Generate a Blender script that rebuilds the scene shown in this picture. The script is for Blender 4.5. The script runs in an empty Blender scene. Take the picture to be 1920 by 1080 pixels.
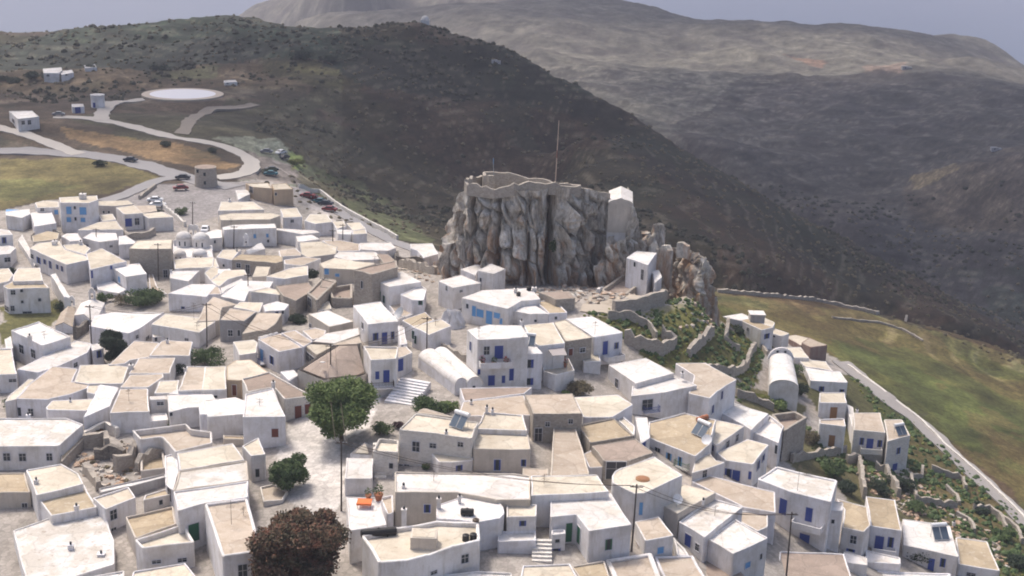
import bpy, math, random
import numpy as np
from mathutils import Vector, Matrix
from mathutils.bvhtree import BVHTree

R = math.radians
random.seed(7)
sc = bpy.context.scene
COL = sc.collection

# ---------------------------------------------------------------- camera, sky, sun, exposure
PITCH, ROLL, CAMZ, FPX = R(17.0), R(1.9), 80.0, 2400.0
cr, sr, cp, sp = math.cos(ROLL), math.sin(ROLL), math.cos(PITCH), math.sin(PITCH)
FWD = Vector((0, cp, -sp)); U0 = Vector((0, sp, cp)); R0 = Vector((1, 0, 0))
RC = R0 * cr + U0 * sr
UC = U0 * cr - R0 * sr
CAM = Vector((0, 0, CAMZ))
camd = bpy.data.cameras.new("camera")
camd.sensor_width = 36; camd.lens = 36 * FPX / 1920
camd.clip_start = 1; camd.clip_end = 60000
camo = bpy.data.objects.new("camera", camd)
camo.matrix_world = Matrix(((RC.x, UC.x, -FWD.x, 0), (RC.y, UC.y, -FWD.y, 0), (RC.z, UC.z, -FWD.z, CAMZ), (0, 0, 0, 1)))
COL.objects.link(camo); sc.camera = camo

SUN_EL, SUN_AZ = R(58), R(-38)        # azimuth measured from +y towards +x: the sun stands behind the town, to the left
w = bpy.data.worlds.new("World"); sc.world = w; w.use_nodes = True
nt = w.node_tree; nt.nodes.clear()
sky = nt.nodes.new('ShaderNodeTexSky'); sky.sky_type = 'NISHITA'; sky.sun_disc = False
sky.sun_elevation = SUN_EL; sky.sun_rotation = SUN_AZ
sky.air_density = 1.0; sky.dust_density = 8.0; sky.ozone_density = 1.0; sky.altitude = 300
bg = nt.nodes.new('ShaderNodeBackground'); bg.inputs[1].default_value = 0.15
wo = nt.nodes.new('ShaderNodeOutputWorld')
nt.links.new(sky.outputs[0], bg.inputs[0]); nt.links.new(bg.outputs[0], wo.inputs[0])
sd = bpy.data.lights.new("sun", 'SUN'); sd.energy = 2.0; sd.angle = R(8); sd.color = (1, .93, .82)
so = bpy.data.objects.new("sun", sd); COL.objects.link(so)
SD = Vector((math.sin(SUN_AZ) * math.cos(SUN_EL), math.cos(SUN_AZ) * math.cos(SUN_EL), math.sin(SUN_EL)))
so.rotation_euler = SD.to_track_quat('Z', 'Y').to_euler()
sc.view_settings.view_transform = 'Standard'; sc.view_settings.look = 'None'
sc.view_settings.exposure = 0.48; sc.view_settings.gamma = 1
sc.render.engine = 'CYCLES'
sc.cycles.filter_width = 1.9
sc.cycles.volume_bounces = 1

# ---------------------------------------------------------------- projection helpers
def ray(px, py):
    return (FWD * FPX + RC * (px - 960) + UC * (540 - py)).normalized()
def onz(px, py, z):
    d = ray(px, py); t = (z - CAMZ) / d.z
    return CAM + d * t
def atd(px, py, dist):                 # point on the pixel's ray at a horizontal distance
    d = ray(px, py); t = dist / math.hypot(d.x, d.y)
    return CAM + d * t
def proj(P):
    v = P - CAM; f = v.dot(FWD)
    return 960 + FPX * v.dot(RC) / f, 540 - FPX * v.dot(UC) / f
def pxm(P):                            # photo pixels per metre at P
    return FPX / (P - CAM).dot(FWD)

# ---------------------------------------------------------------- noise
_rng = np.random.RandomState(3)
_tab = _rng.rand(256, 256)
def vnoise(x, y):
    xi = np.floor(x).astype(int); yi = np.floor(y).astype(int)
    fx = x - xi; fy = y - yi
    fx = fx * fx * (3 - 2 * fx); fy = fy * fy * (3 - 2 * fy)
    a = _tab[xi & 255, yi & 255]; b = _tab[(xi + 1) & 255, yi & 255]
    c = _tab[xi & 255, (yi + 1) & 255]; d = _tab[(xi + 1) & 255, (yi + 1) & 255]
    return (a * (1 - fx) + b * fx) * (1 - fy) + (c * (1 - fx) + d * fx) * fy
def fbm(x, y, o=4):
    s = 0; a = .5; t = 0
    for i in range(o):
        s = s + a * vnoise(x + 17.3 * i, y + 9.1 * i); t += a; a *= .5; x = x * 2.03; y = y * 2.03
    return s / t                        # 0..1

# ---------------------------------------------------------------- materials
MATS = {}
def mat(name, build):
    if name in MATS: return MATS[name]
    m = bpy.data.materials.new(name); m.use_nodes = True
    n = m.node_tree; b = n.nodes['Principled BSDF']; b.inputs['Roughness'].default_value = .85
    if 'Specular IOR Level' in b.inputs: b.inputs['Specular IOR Level'].default_value = .25
    build(n, b); MATS[name] = m
    return m
def nd(n, t, **k):
    x = n.nodes.new(t)
    for a, v in k.items(): setattr(x, a, v)
    return x
def coords(n, scale=(1, 1, 1), which='Object'):
    tc = nd(n, 'ShaderNodeTexCoord'); mp = nd(n, 'ShaderNodeMapping')
    mp.inputs['Scale'].default_value = scale
    if which == 'World':
        g = nd(n, 'ShaderNodeNewGeometry'); n.links.new(g.outputs['Position'], mp.inputs[0])
    else: n.links.new(tc.outputs[which], mp.inputs[0])
    return mp.outputs[0]
def noise(n, vec, scale, detail=5, rough=.6):
    x = nd(n, 'ShaderNodeTexNoise'); x.inputs['Scale'].default_value = scale
    x.inputs['Detail'].default_value = detail; x.inputs['Roughness'].default_value = rough
    n.links.new(vec, x.inputs['Vector']); return x.outputs[0]
def ramp(n, fac, stops):
    r = nd(n, 'ShaderNodeValToRGB'); e = r.color_ramp.elements
    while len(e) > 1: e.remove(e[-1])
    for i, (p, c) in enumerate(stops):
        q = e[0] if i == 0 else e.new(p)
        q.position = p; q.color = (*c, 1) if len(c) == 3 else c
    n.links.new(fac, r.inputs[0]); return r.outputs[0]
def mix(n, fac, a, b, mode='MIX'):
    x = nd(n, 'ShaderNodeMix', data_type='RGBA', blend_type=mode)
    if isinstance(fac, (int, float)): x.inputs[0].default_value = fac
    else: n.links.new(fac, x.inputs[0])
    for s, v in ((6, a), (7, b)):
        if isinstance(v, tuple): x.inputs[s].default_value = (*v, 1)
        else: n.links.new(v, x.inputs[s])
    return x.outputs[2]
def bump(n, b, h, strength=.4, dist=.1):
    x = nd(n, 'ShaderNodeBump'); x.inputs['Strength'].default_value = strength; x.inputs['Distance'].default_value = dist
    n.links.new(h, x.inputs['Height']); n.links.new(x.outputs[0], b.inputs['Normal'])
def gray(v): return (v, v, v)
def plaster(name, c, stain, amt=.55, bs=.3):
    def f(n, b):
        v = coords(n, which='World')
        big = noise(n, v, .35, 5, .65); fine = noise(n, v, 3.5, 4, .7)
        st = noise(n, coords(n, (1.6, 1.6, .22), 'World'), .9, 5, .7)
        oi = nd(n, 'ShaderNodeObjectInfo')
        m1 = ramp(n, big, [(.42, gray(0)), (.72, gray(amt))])
        m2 = ramp(n, st, [(.50, gray(0)), (.70, gray(amt * .9))])
        col = mix(n, m1, c, stain); col = mix(n, m2, col, stain)
        col = mix(n, .35, col, ramp(n, fine, [(.3, gray(.72)), (.7, gray(1.0))]), 'MULTIPLY')
        tint = ramp(n, oi.outputs['Random'], [(0, (.86, .84, .82)), (.5, (1, 1, 1)), (1, (.93, .94, 1))])
        col = mix(n, .8, col, tint, 'MULTIPLY')
        n.links.new(col, b.inputs['Base Color']); bump(n, b, fine, bs, .06)
    return mat(name, f)
def roofm(name, c, c2, c3, lo=.42, hi=.62):
    def f(n, b):
        v = coords(n, which='World')
        big = noise(n, v, .28, 6, .68); med = noise(n, v, 1.1, 6, .75); fine = noise(n, v, 6, 3, .7)
        oi = nd(n, 'ShaderNodeObjectInfo')
        col = mix(n, ramp(n, big, [(lo, gray(0)), (hi, gray(1))]), c, c2)
        col = mix(n, ramp(n, med, [(.54, gray(0)), (.68, gray(.8))]), col, c3)
        col = mix(n, .5, col, ramp(n, fine, [(.3, gray(.7)), (.7, gray(1.05))]), 'MULTIPLY')
        tint = ramp(n, oi.outputs['Random'], [(0, (.84, .82, .8)), (.5, (1, .98, .97)), (1, (1, 1, 1))])
        col = mix(n, .9, col, tint, 'MULTIPLY')
        vv = nd(n, 'ShaderNodeVectorMath', operation='ADD'); sc3 = nd(n, 'ShaderNodeTexNoise'); sc3.inputs['Scale'].default_value = .8; n.links.new(v, sc3.inputs['Vector']); n.links.new(v, vv.inputs[0]); n.links.new(sc3.outputs['Color'], vv.inputs[1])
        cr_ = nd(n, 'ShaderNodeTexVoronoi', feature='DISTANCE_TO_EDGE'); cr_.inputs['Scale'].default_value = .22; n.links.new(vv.outputs[0], cr_.inputs['Vector'])
        cp_ = nd(n, 'ShaderNodeTexVoronoi', feature='F1'); cp_.inputs['Scale'].default_value = .22; n.links.new(vv.outputs[0], cp_.inputs['Vector']); pb = nd(n, 'ShaderNodeRGBToBW'); n.links.new(cp_.outputs['Color'], pb.inputs[0])
        col = mix(n, .3, col, ramp(n, pb.outputs[0], [(.25, gray(.68)), (.75, gray(1.1))]), 'MULTIPLY')
        col = mix(n, .28, col, ramp(n, cr_.outputs['Distance'], [(.008, gray(.45)), (.03, gray(1))]), 'MULTIPLY')
        n.links.new(col, b.inputs['Base Color']); bump(n, b, med, .5, .12)
    return mat(name, f)
def stonem(name, c1, c2, mortar, sc_=2.4, squash=1.7):
    def f(n, b):
        v = coords(n, (1, 1, squash), 'World')
        x = nd(n, 'ShaderNodeTexVoronoi', feature='F1'); x.inputs['Scale'].default_value = sc_; n.links.new(v, x.inputs['Vector'])
        e = nd(n, 'ShaderNodeTexVoronoi', feature='DISTANCE_TO_EDGE'); e.inputs['Scale'].default_value = sc_; n.links.new(v, e.inputs['Vector'])
        col = mix(n, x.outputs['Color'], c1, c2)
        big = noise(n, coords(n, which='World'), .4, 5)
        col = mix(n, ramp(n, big, [(.4, gray(0)), (.65, gray(.5))]), col, mortar)
        col = mix(n, ramp(n, e.outputs['Distance'], [(.02, gray(.8)), (.1, gray(0))]), col, mortar)
        n.links.new(col, b.inputs['Base Color']); bump(n, b, e.outputs['Distance'], .6, .25)
    return mat(name, f)
def plain(name, c, rough=.6, metal=0, var=.25):
    def f(n, b):
        x = noise(n, coords(n, which='World'), 2.2, 4)
        col = mix(n, ramp(n, x, [(.35, gray(0)), (.7, gray(var))]), c, tuple(k * .55 + .03 for k in c))
        n.links.new(col, b.inputs['Base Color']); b.inputs['Roughness'].default_value = rough; b.inputs['Metallic'].default_value = metal
    return mat(name, f)

WALL = {
 'w': plaster('white_plaster', (.79, .77, .775), (.52, .48, .43), .75),
 'c': plaster('cream_plaster', (.60, .54, .47), (.40, .35, .29), .6),
 'o': plaster('ochre_plaster', (.52, .40, .28), (.38, .30, .23), .6),
 'g': plaster('grey_plaster', (.45, .44, .45), (.30, .28, .26), .7),
 'k': stonem('rubble_stone', (.46, .41, .35), (.25, .22, .19), (.36, .32, .28)),
 'm': stonem('whitewashed_stone', (.72, .68, .63), (.50, .46, .41), (.66, .63, .60)),
 'd': stonem('dark_rubble', (.30, .27, .24), (.14, .125, .11), (.10, .09, .08)),
 'r': plaster('brick_render', (.27, .18, .15), (.36, .31, .28), .6)}
ROOF = {
 'w': roofm('whitewashed_roof', (.72, .70, .69), (.60, .56, .51), (.50, .45, .39), .48, .68),
 's': roofm('flaking_roof', (.72, .71, .71), (.56, .52, .47), (.34, .28, .22), .38, .56),
 'c': roofm('cream_roof', (.64, .59, .50), (.54, .48, .39), (.43, .36, .28)),
 't': roofm('tan_roof', (.47, .39, .28), (.38, .31, .22), (.58, .52, .43)),
 'p': roofm('pink_earth_roof', (.50, .43, .36), (.42, .35, .28), (.60, .55, .49)),
 'b': roofm('brown_earth_roof', (.36, .29, .245), (.29, .235, .20), (.43, .36, .31))}
GLASS = plain('dark_glass', (.03, .04, .05), .15, 0, .1)
PAINT = {
 'b': plain('blue_paint', (.035, .065, .27), .5), 'c': plain('sky_blue_paint', (.13, .33, .62), .5),
 'g': plain('green_paint', (.03, .13, .07), .5), 'r': plain('brown_wood_paint', (.17, .055, .04), .6),
 'w': plain('grey_wood', (.42, .40, .39), .6), 'd': plain('dark_wood', (.05, .052, .06), .6),
 'y': plain('varnished_wood', (.28, .15, .07), .6)}
SURR = plaster('window_surround', (.62, .61, .64), (.5, .47, .44), .3)
IRON = plain('rusty_iron', (.10, .075, .06), .6, .3)
POLE = plain('creosoted_pole', (.085, .07, .06), .9)
STEEL = plain('galvanised_steel', (.42, .43, .45), .4, .7)
BLACKP = plain('black_plastic', (.02, .02, .022), .5)
PANEL = plain('solar_glass', (.10, .13, .17), .2, 0, .2)
WHITE = plain('white_enamel', (.75, .75, .76), .35)

# ---------------------------------------------------------------- object helpers
def tag(o, label=None, cat=None, group=None, kind=None):
    if label: o['label'] = label
    if cat: o['category'] = cat
    if group: o['group'] = group
    if kind: o['kind'] = kind
    return o
def empty(name, loc):
    o = bpy.data.objects.new(name, None); o.location = loc; o.empty_display_size = .5
    COL.objects.link(o); return o
class MB:
    def __init__(s): s.v = []; s.f = []
    def poly(s, pts, flip=False):
        i = len(s.v); s.v += [tuple(p) for p in pts]; k = list(range(i, i + len(pts)))
        s.f.append(tuple(reversed(k)) if flip else tuple(k))
    def box(s, c, ax, ay, az):          # centre, three half-axis vectors
        c, ax, ay, az = map(Vector, (c, ax, ay, az)); i = len(s.v)
        for k in range(8):
            s.v.append(tuple(c + ax * (1 if k & 1 else -1) + ay * (1 if k & 2 else -1) + az * (1 if k & 4 else -1)))
        fl = ax.cross(ay).dot(az) < 0
        for q in ((0, 2, 3, 1), (4, 5, 7, 6), (0, 1, 5, 4), (2, 6, 7, 3), (0, 4, 6, 2), (1, 3, 7, 5)):
            q = tuple(i + t for t in q); s.f.append(tuple(reversed(q)) if fl else q)
    def abox(s, x0, y0, z0, x1, y1, z1):
        s.box(((x0 + x1) / 2, (y0 + y1) / 2, (z0 + z1) / 2), ((x1 - x0) / 2, 0, 0), (0, (y1 - y0) / 2, 0), (0, 0, (z1 - z0) / 2))
    def tube(s, a, b, r0, r1=None, n=7, cap=True):
        a, b = Vector(a), Vector(b); r1 = r0 if r1 is None else r1
        d = (b - a).normalized(); u = d.orthogonal().normalized(); v = d.cross(u); i = len(s.v)
        for p, r in ((a, r0), (b, r1)):
            for k in range(n):
                t = 2 * math.pi * k / n; s.v.append(tuple(p + (u * math.cos(t) + v * math.sin(t)) * r))
        for k in range(n): s.f.append((i + k, i + (k + 1) % n, i + n + (k + 1) % n, i + n + k))
        if cap:
            s.f.append(tuple(i + k for k in reversed(range(n)))); s.f.append(tuple(i + n + k for k in range(n)))
    def lathe(s, c, prof, n=20):        # prof: (radius, z) from bottom to top
        c = Vector(c); i = len(s.v)
        for r, z in prof:
            for k in range(n):
                t = 2 * math.pi * k / n; s.v.append((c.x + r * math.cos(t), c.y + r * math.sin(t), c.z + z))
        for j in range(len(prof) - 1):
            for k in range(n):
                a = i + j * n + k; b = i + j * n + (k + 1) % n
                s.f.append((a, b, b + n, a + n))
        s.f.append(tuple(i + k for k in reversed(range(n)))); s.f.append(tuple(i + (len(prof) - 1) * n + k for k in range(n)))
    def build(s, name, m, parent=None, org=(0, 0, 0), smooth=False):
        me = bpy.data.meshes.new(name); o_ = Vector(org)
        me.from_pydata([(x - o_.x, y - o_.y, z - o_.z) for x, y, z in s.v], [], s.f)
        me.materials.append(m); o = bpy.data.objects.new(name, me); COL.objects.link(o)
        if smooth: me.polygons.foreach_set('use_smooth', [True] * len(me.polygons))
        if parent is not None: o.parent = parent
        return o
def one(name, mb, m, label, cat, org, group=None, smooth=False):
    o = mb.build(name, m, None, org, smooth); o.location = org
    return tag(o, label, cat, group)

SHADE = [(820, 190, 520, 190, 120, 1), (1150, 330, 470, 170, 100, 2), (1500, 490, 460, 170, 120, 3), (1000, 260, 520, 170, 110, 7), (1760, 270, 1000, 270, 280, 4), (1800, 470, 720, 270, 160, 5), (1250, 40, 1750, 420, 260, 6)]
# ---------------------------------------------------------------- terrain: one height field in real metres
# control points: photo pixel + height (z) or distance (d), turned into ground positions
CP = []
def cz(s):
    for t in s.split():
        px, py, z = map(float, t.split(',')); P = onz(px, py, z); CP.append((P.x, P.y, z))
def cd(s):
    for t in s.split():
        px, py, d = map(float, t.split(',')); P = atd(px, py, d); CP.append((P.x, P.y, P.z))
def behind(s):                          # px, py, d of a ridge, d2, z2: low ground past the ridge on the same bearing
    for t in s.split():
        px, py, d, d2, z2 = map(float, t.split(',')); P = atd(px, py, d); Q = atd(px, py, d2)
        CP.append((P.x, P.y, P.z)); CP.append((Q.x, Q.y, z2))
# the town
cz("-300,1300,0 300,1300,2 960,1300,4 1500,1300,-6 2200,1300,-22 -250,1080,0 0,1080,0 480,1080,2 960,1080,4 1200,1080,2 1440,1080,-4 1700,1080,-13 1920,1080,-20 2200,1080,-28")
cz("-250,850,0 0,850,0 500,850,2 800,850,5 1000,850,5 1200,850,2 1400,850,-5 1600,850,-13 1750,870,-17 1920,900,-22 2200,900,-30")
cz("-250,700,0 0,700,0 300,700,1 500,700,3 700,700,5 900,700,6 1150,700,3 1300,700,0 1400,710,-5 1500,710,-9 1620,720,-14 1760,740,-19 1920,780,-26 2200,780,-34")
cz("-250,600,0 0,600,0 300,600,0 500,600,2 750,600,4 900,600,6 1050,590,8 1150,570,9 1230,545,9 1290,548,8 1230,590,4 1300,600,1 1340,560,-2 1380,640,-6 1470,650,-10 1560,640,-14 1750,680,-21 1920,710,-28")
cz("0,500,0 250,500,0 500,500,0 700,500,3 800,510,5 850,500,6 0,430,0 200,430,0 400,430,0 560,420,-1 650,430,-2 740,452,-4 800,470,-3")
# behind the rock
CP += [(0, 300, -4), (20, 300, -6), (-20, 300, -4), (40, 290, -10), (5, 258, 3), (20, 262, 2), (-8, 262, 2)]
# the olive field on the right and the drop past its rim
cz("1345,548,-11 1440,558,-13 1540,570,-16 1640,588,-20 1740,612,-25 1830,640,-30 1920,672,-36 2200,760,-50 1450,610,-12 1650,640,-20 1850,690,-28")
behind("1345,546,330,380,-45 1450,556,328,380,-52 1560,572,330,385,-62 1650,588,335,395,-70 1750,612,340,400,-80 1850,642,345,410,-90 1920,668,350,415,-95 2200,760,350,430,-105")
# plateau with the roads and the helipad
cz("-200,380,0 0,380,0 200,370,0 400,340,0 550,350,-1 600,372,-4 -200,290,2 0,290,1 200,290,1 400,280,0 480,310,-1 520,260,-1 -200,220,3 0,220,2 150,215,2 340,180,1.5 260,180,1.5 420,182,1.5 340,165,1.5 340,205,1.2 500,200,0")
cz("-200,140,6 0,140,5 150,140,5 300,130,5 450,130,5 600,130,6")
behind("-300,85,720,900,-30 -150,78,700,900,-30 0,66,680,900,-30 120,56,690,900,-30 200,46,690,900,-40 300,38,690,900,-40 400,28,690,900,-40 460,18,690,900,-60 510,34,690,900,-60 570,50,680,900,-70 620,60,660,900,-80")
# the dark spur that runs down behind the rock
behind("700,52,640,860,-100 800,44,640,860,-115 860,60,630,850,-118 940,76,620,830,-120 1020,118,605,810,-120 1100,165,590,790,-120 1200,222,570,770,-120 1290,275,550,750,-120 1380,330,530,720,-120 1470,385,510,700,-120 1560,440,500,690,-118 1660,500,495,670,-116 1780,570,490,660,-114 1920,660,490,640,-112 2200,800,480,640,-112")
cz("620,340,-14 760,400,-20 700,300,-16 850,300,-22 620,230,-6 760,200,-6 620,160,2 800,120,6 900,160,-2 950,250,-16 1050,300,-28 1000,380,-36")
cd("1100,300,480 1100,250,520 1200,400,420 1200,320,480 1300,480,390 1300,400,440 1300,330,500 1400,520,385 1400,450,425 1400,390,470 1500,525,410 1500,470,440 1560,500,455 1650,555,440 1650,530,460 1800,620,430 1800,590,455 1920,670,440")
# far side of the valley: long smooth slopes
cd("1000,100,1250 1100,170,1000 1200,226,900 1300,275,850 1300,220,980 1200,150,1150 1100,100,1350 1400,330,800 1400,250,950 1400,180,1100 1400,110,1350 1300,120,1300 1250,70,1500 1100,40,1600 1500,400,740 1500,300,880 1500,220,1020 1500,160,1180 1500,100,1400")
cd("1600,460,700 1600,350,830 1600,250,980 1600,170,1150 1700,520,650 1700,400,760 1700,300,900 1700,200,1080 1700,150,1200 1800,570,630 1800,450,730 1800,250,980 1800,180,1120 1920,620,610 1920,500,700 1920,230,1000 2100,640,640 2100,450,740 2100,300,900")
cd("1640,120,1280 1760,128,1250 1850,146,1220 1920,170,1200 1640,95,1450 1740,104,1500 1850,112,1500")
cd("1710,345,830 1800,312,830 1920,285,830 2100,260,830 1760,400,760 1900,380,760 2100,380,760")
cd("600,2,2000 700,-25,2000 850,-40,2000 1000,-35,1950 1100,-16,1900 1180,2,1850 1280,26,1800 1400,43,1750 1520,47,1700 1620,52,1650 1680,70,1600 1740,92,1600")
behind("480,6,2300,3000,-340 560,2,2100,2900,-340 700,-25,2050,2900,-340 900,-40,2050,2900,-340 1100,-16,1950,2800,-340 1280,26,1850,2600,-340 1400,43,1800,2500,-340 1520,47,1750,2400,-340 1620,52,1700,2300,-340 1680,70,1650,2250,-340 1760,98,1600,2200,-340")
cd("560,40,1700 650,30,1600 750,20,1600 900,40,1500 1000,70,1400")
behind("1740,88,2000,2500,-340 1830,82,2000,2500,-340 1880,98,1950,2450,-340 1920,122,1900,2400,-340 2050,190,1800,2300,-340")
cd("1800,110,1600 1920,140,1500")
for a in (-34, -26, -18, -12): CP.append((1300 * math.sin(R(a)), 1300 * math.cos(R(a)), -230))
for a in (-34, -26, -18, -12, -6): CP.append((2000 * math.sin(R(a)), 2000 * math.cos(R(a)), -345))
for a in (-34, -24, -14, -4, 4, 14, 24, 34): CP.append((3400 * math.sin(R(a)), 3400 * math.cos(R(a)), -360))
CP = np.array(CP)
def ad(x, y): return np.arctan2(x, y), np.log(np.hypot(x, y))
ca, cl = ad(CP[:, 0], CP[:, 1])
N = len(CP)
def ker(a, l, b, m): return np.sqrt((a[:, None] - b[None]) ** 2 + (l[:, None] - m[None]) ** 2 + 1e-4)
A = np.zeros((N + 3, N + 3)); A[:N, :N] = ker(ca, cl, ca, cl) - np.eye(N) * 2e-3
A[:N, N] = 1; A[:N, N + 1] = ca; A[:N, N + 2] = cl; A[N:, :N] = A[:N, N:].T
WT = np.linalg.solve(A, np.concatenate([CP[:, 2], [0, 0, 0]]))
def zfield(a, l):
    out = np.zeros(len(a))
    for i in range(0, len(a), 20000):
        s = slice(i, i + 20000); out[s] = ker(a[s], l[s], ca, cl) @ WT[:N] + WT[N] + WT[N + 1] * a[s] + WT[N + 2] * l[s]
    return out
NA, NL, A0, A1, L0, L1 = 640, 820, R(-33), R(33), math.log(85), math.log(3300)
qa = np.linspace(A0, A1, 160); ql = np.linspace(L0, L1, 260)
g = zfield(*[m.ravel() for m in np.meshgrid(qa, ql)]).reshape(260, 160)
ta = np.linspace(A0, A1, NA); tl = np.linspace(L0, L1, NL)
ia = np.clip((ta - A0) / (A1 - A0) * 159, 0, 158.999); il = np.clip((tl - L0) / (L1 - L0) * 259, 0, 258.999)
i0 = ia.astype(int); fa = ia - i0; j0 = il.astype(int); fl = (il - j0)[:, None]
gz = (g[j0][:, i0] * (1 - fa) + g[j0][:, i0 + 1] * fa) * (1 - fl) + (g[j0 + 1][:, i0] * (1 - fa) + g[j0 + 1][:, i0 + 1] * fa) * fl
TA, TL = np.meshgrid(ta, tl); D = np.exp(TL); X = D * np.sin(TA); Y = D * np.cos(TA)

def inpoly(px, py, poly):
    c = np.zeros(px.shape, bool); n = len(poly)
    for i in range(n):
        x0, y0 = poly[i]; x1, y1 = poly[i - 1]
        if y0 == y1: continue
        c ^= ((y0 > py) != (y1 > py)) & (px < (x1 - x0) * (py - y0) / (y1 - y0) + x0)
    return c
def pj(X, Y, Z):
    f = Y * FWD.y + (Z - CAMZ) * FWD.z
    r = X * RC.x + Y * RC.y + (Z - CAMZ) * RC.z; u = X * UC.x + Y * UC.y + (Z - CAMZ) * UC.z
    f = np.maximum(f, 1e-3)
    return 960 + FPX * r / f, 540 - FPX * u / f
PX, PY = pj(X, Y, gz)
def P_(s): return [tuple(map(float, t.split(','))) for t in s.split()]
TOWN = P_("-600,395 0,395 100,372 200,372 300,345 440,340 500,335 560,350 640,395 740,448 820,470 1340,560 1345,600 1420,640 1500,640 1560,660 1600,700 1700,870 1760,960 1800,990 1900,1060 2000,1200 -600,1300")
town = inpoly(PX, PY, TOWN) & (D < 400)
wild = np.where(D < 400, np.where(town, 0., .25), np.clip((D - 400) / 500, .3, 1.))
Z = gz + (fbm(X / 60, Y / 60, 5) - .5) * 16 * np.clip((D - 330) / 300, 0, 1) * np.clip(1500 / D, .4, 1) * 1.0
Z += (fbm(X / 9 + 50, Y / 9, 4) - .5) * 2.2 * wild
Z += (fbm(X / 200 + 9, Y / 200, 5) - .5) * 22 * np.clip((D - 700) / 500, 0, 1)
# terracing of the dry slopes
tm = np.clip((D - 300) / 80, 0, 1) * np.clip((1200 - D) / 200, 0, 1) * ((PX > 480) | (D > 500)) * .75
st = 2.6; k = Z / st + fbm(X / 70, Y / 70, 3) * 3; fr = k - np.floor(k)
Z = Z + tm * st * .6 * (np.clip((fr - .7) / .3, 0, 1) - fr)
helid = np.hypot(X - onz(343, 179, 1.5).x, Y - onz(343, 179, 1.5).y)
hb = np.clip((helid - 19) / 8, 0, 1); Z = Z * hb + 1.5 * (1 - hb)

# ground painted by what grows or lies there, plus cloud shade on some hills
wx = (fbm(X / 5, Y / 5, 4) - .5) + 3 * (fbm(X / 70, Y / 70, 4) - .5) * (D > 600); wy = (fbm(X / 5 + 80, Y / 5 + 20, 4) - .5) + 6 * (fbm(X / 70 + 9, Y / 70, 4) - .5) * (D > 600)
pxs = 10 * 250 / D
QX = PX + wx * pxs * 4; QY = PY + wy * pxs * 1.2
C = np.zeros((NL, NA, 3)); C[:] = (.074, .054, .038)
def zone(poly, c, dmin=0, dmax=9999, soft=1.0):
    m = inpoly(QX, QY, P_(poly)) & (D > dmin) & (D < dmax)
    C[m] = C[m] * (1 - soft) + np.array(c) * soft
C[(D > 380) & (PX < 640)] = (.078, .058, .042)
zone("-900,70 0,66 460,10 640,58 640,110 500,108 380,122 200,115 -900,125", (.040, .046, .036), 400, 1500)
zone("-900,125 200,115 380,122 620,112 700,150 640,170 380,160 -900,165", (.115, .085, .052), 350, 900)
zone("560,120 650,122 640,145 540,142", (.17, .125, .065), 350, 900)
zone("290,122 420,124 400,146 280,142", (.115, .11, .055), 350, 900)
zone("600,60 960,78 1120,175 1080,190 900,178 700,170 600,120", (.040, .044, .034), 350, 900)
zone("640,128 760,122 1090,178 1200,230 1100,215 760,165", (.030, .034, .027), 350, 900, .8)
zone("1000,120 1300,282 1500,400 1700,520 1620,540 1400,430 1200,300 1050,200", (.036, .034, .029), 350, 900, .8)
C[(PX > 640) & (D > 300) & (D < 690)] *= (.60, .55, .50)  # spur tinted darker: cloud shade deepened in the ground colour itself
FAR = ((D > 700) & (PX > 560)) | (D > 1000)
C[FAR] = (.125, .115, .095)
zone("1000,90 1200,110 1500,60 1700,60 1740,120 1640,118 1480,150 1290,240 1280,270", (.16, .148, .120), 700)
zone("1470,84 1560,104 1540,112 1500,98", (.26, .17, .12), 900)
zone("1620,112 1700,108 1690,130 1620,126", (.24, .18, .14), 900)
zone("1380,150 1640,122 1760,126 1940,176 2400,300 2400,900 1500,900 1330,330 1300,280 1260,250", (.070, .062, .054), 650, 9999, .85)  # right hand hill: cloud shade painted into its ground colour
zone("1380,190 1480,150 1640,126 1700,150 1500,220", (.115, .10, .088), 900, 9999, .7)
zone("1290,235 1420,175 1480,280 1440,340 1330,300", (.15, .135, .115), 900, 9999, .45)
zone("1690,345 1800,300 1920,275 2300,240 2300,460 1900,440 1720,400", (.10, .080, .060), 600, 1000)
zone("1700,325 1790,300 1800,315 1720,350", (.20, .155, .09), 600, 1000)
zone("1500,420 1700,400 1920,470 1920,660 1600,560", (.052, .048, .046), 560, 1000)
zone("-600,292 150,292 240,305 300,330 200,362 100,372 0,392 -600,420", (.150, .125, .052), 250, 600)
zone("-600,330 60,330 160,345 60,372 -600,400", (.130, .125, .048), 250, 600)
zone("110,245 230,255 330,270 400,288 455,312 400,318 260,290 130,262", (.22, .145, .075), 250, 600)
zone("-10,255 100,285 0,282", (.085, .07, .052), 250, 600)
zone("400,258 520,258 570,300 600,340 540,350 440,335 480,310 460,285", (.27, .235, .21), 250, 600)
zone("540,285 570,290 572,315 548,322 540,300", (.26, .26, .10), 250, 600)
zone("560,300 680,340 760,400 820,460 740,448 640,395 560,350", (.120, .110, .060), 250, 600, .8)
m = town; C[m] = (.36, .335, .315)
zone("225,372 300,345 440,340 560,352 640,392 620,400 560,385 500,372 440,400 330,430 280,395", (.30, .285, .29), 0, 500)
zone("536,800 600,770 690,735 720,650 770,700 730,740 690,790 645,840 645,960 600,965 520,930 500,860", (.58, .555, .54), 0, 500)
zone("1345,548 1640,588 1920,672 2600,850 2600,1300 1930,960 1870,900 1720,770 1590,690 1500,640 1430,625 1345,600", (.120, .098, .036), 0, 372)
zone("1345,548 1640,588 1920,672 1900,690 1600,605 1345,568", (.20, .15, .075), 0, 372, .7)
zone("1560,640 1700,680 1920,790 2100,900 2100,1050 1900,930 1700,730", (.095, .095, .032), 0, 372, .7)
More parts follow.
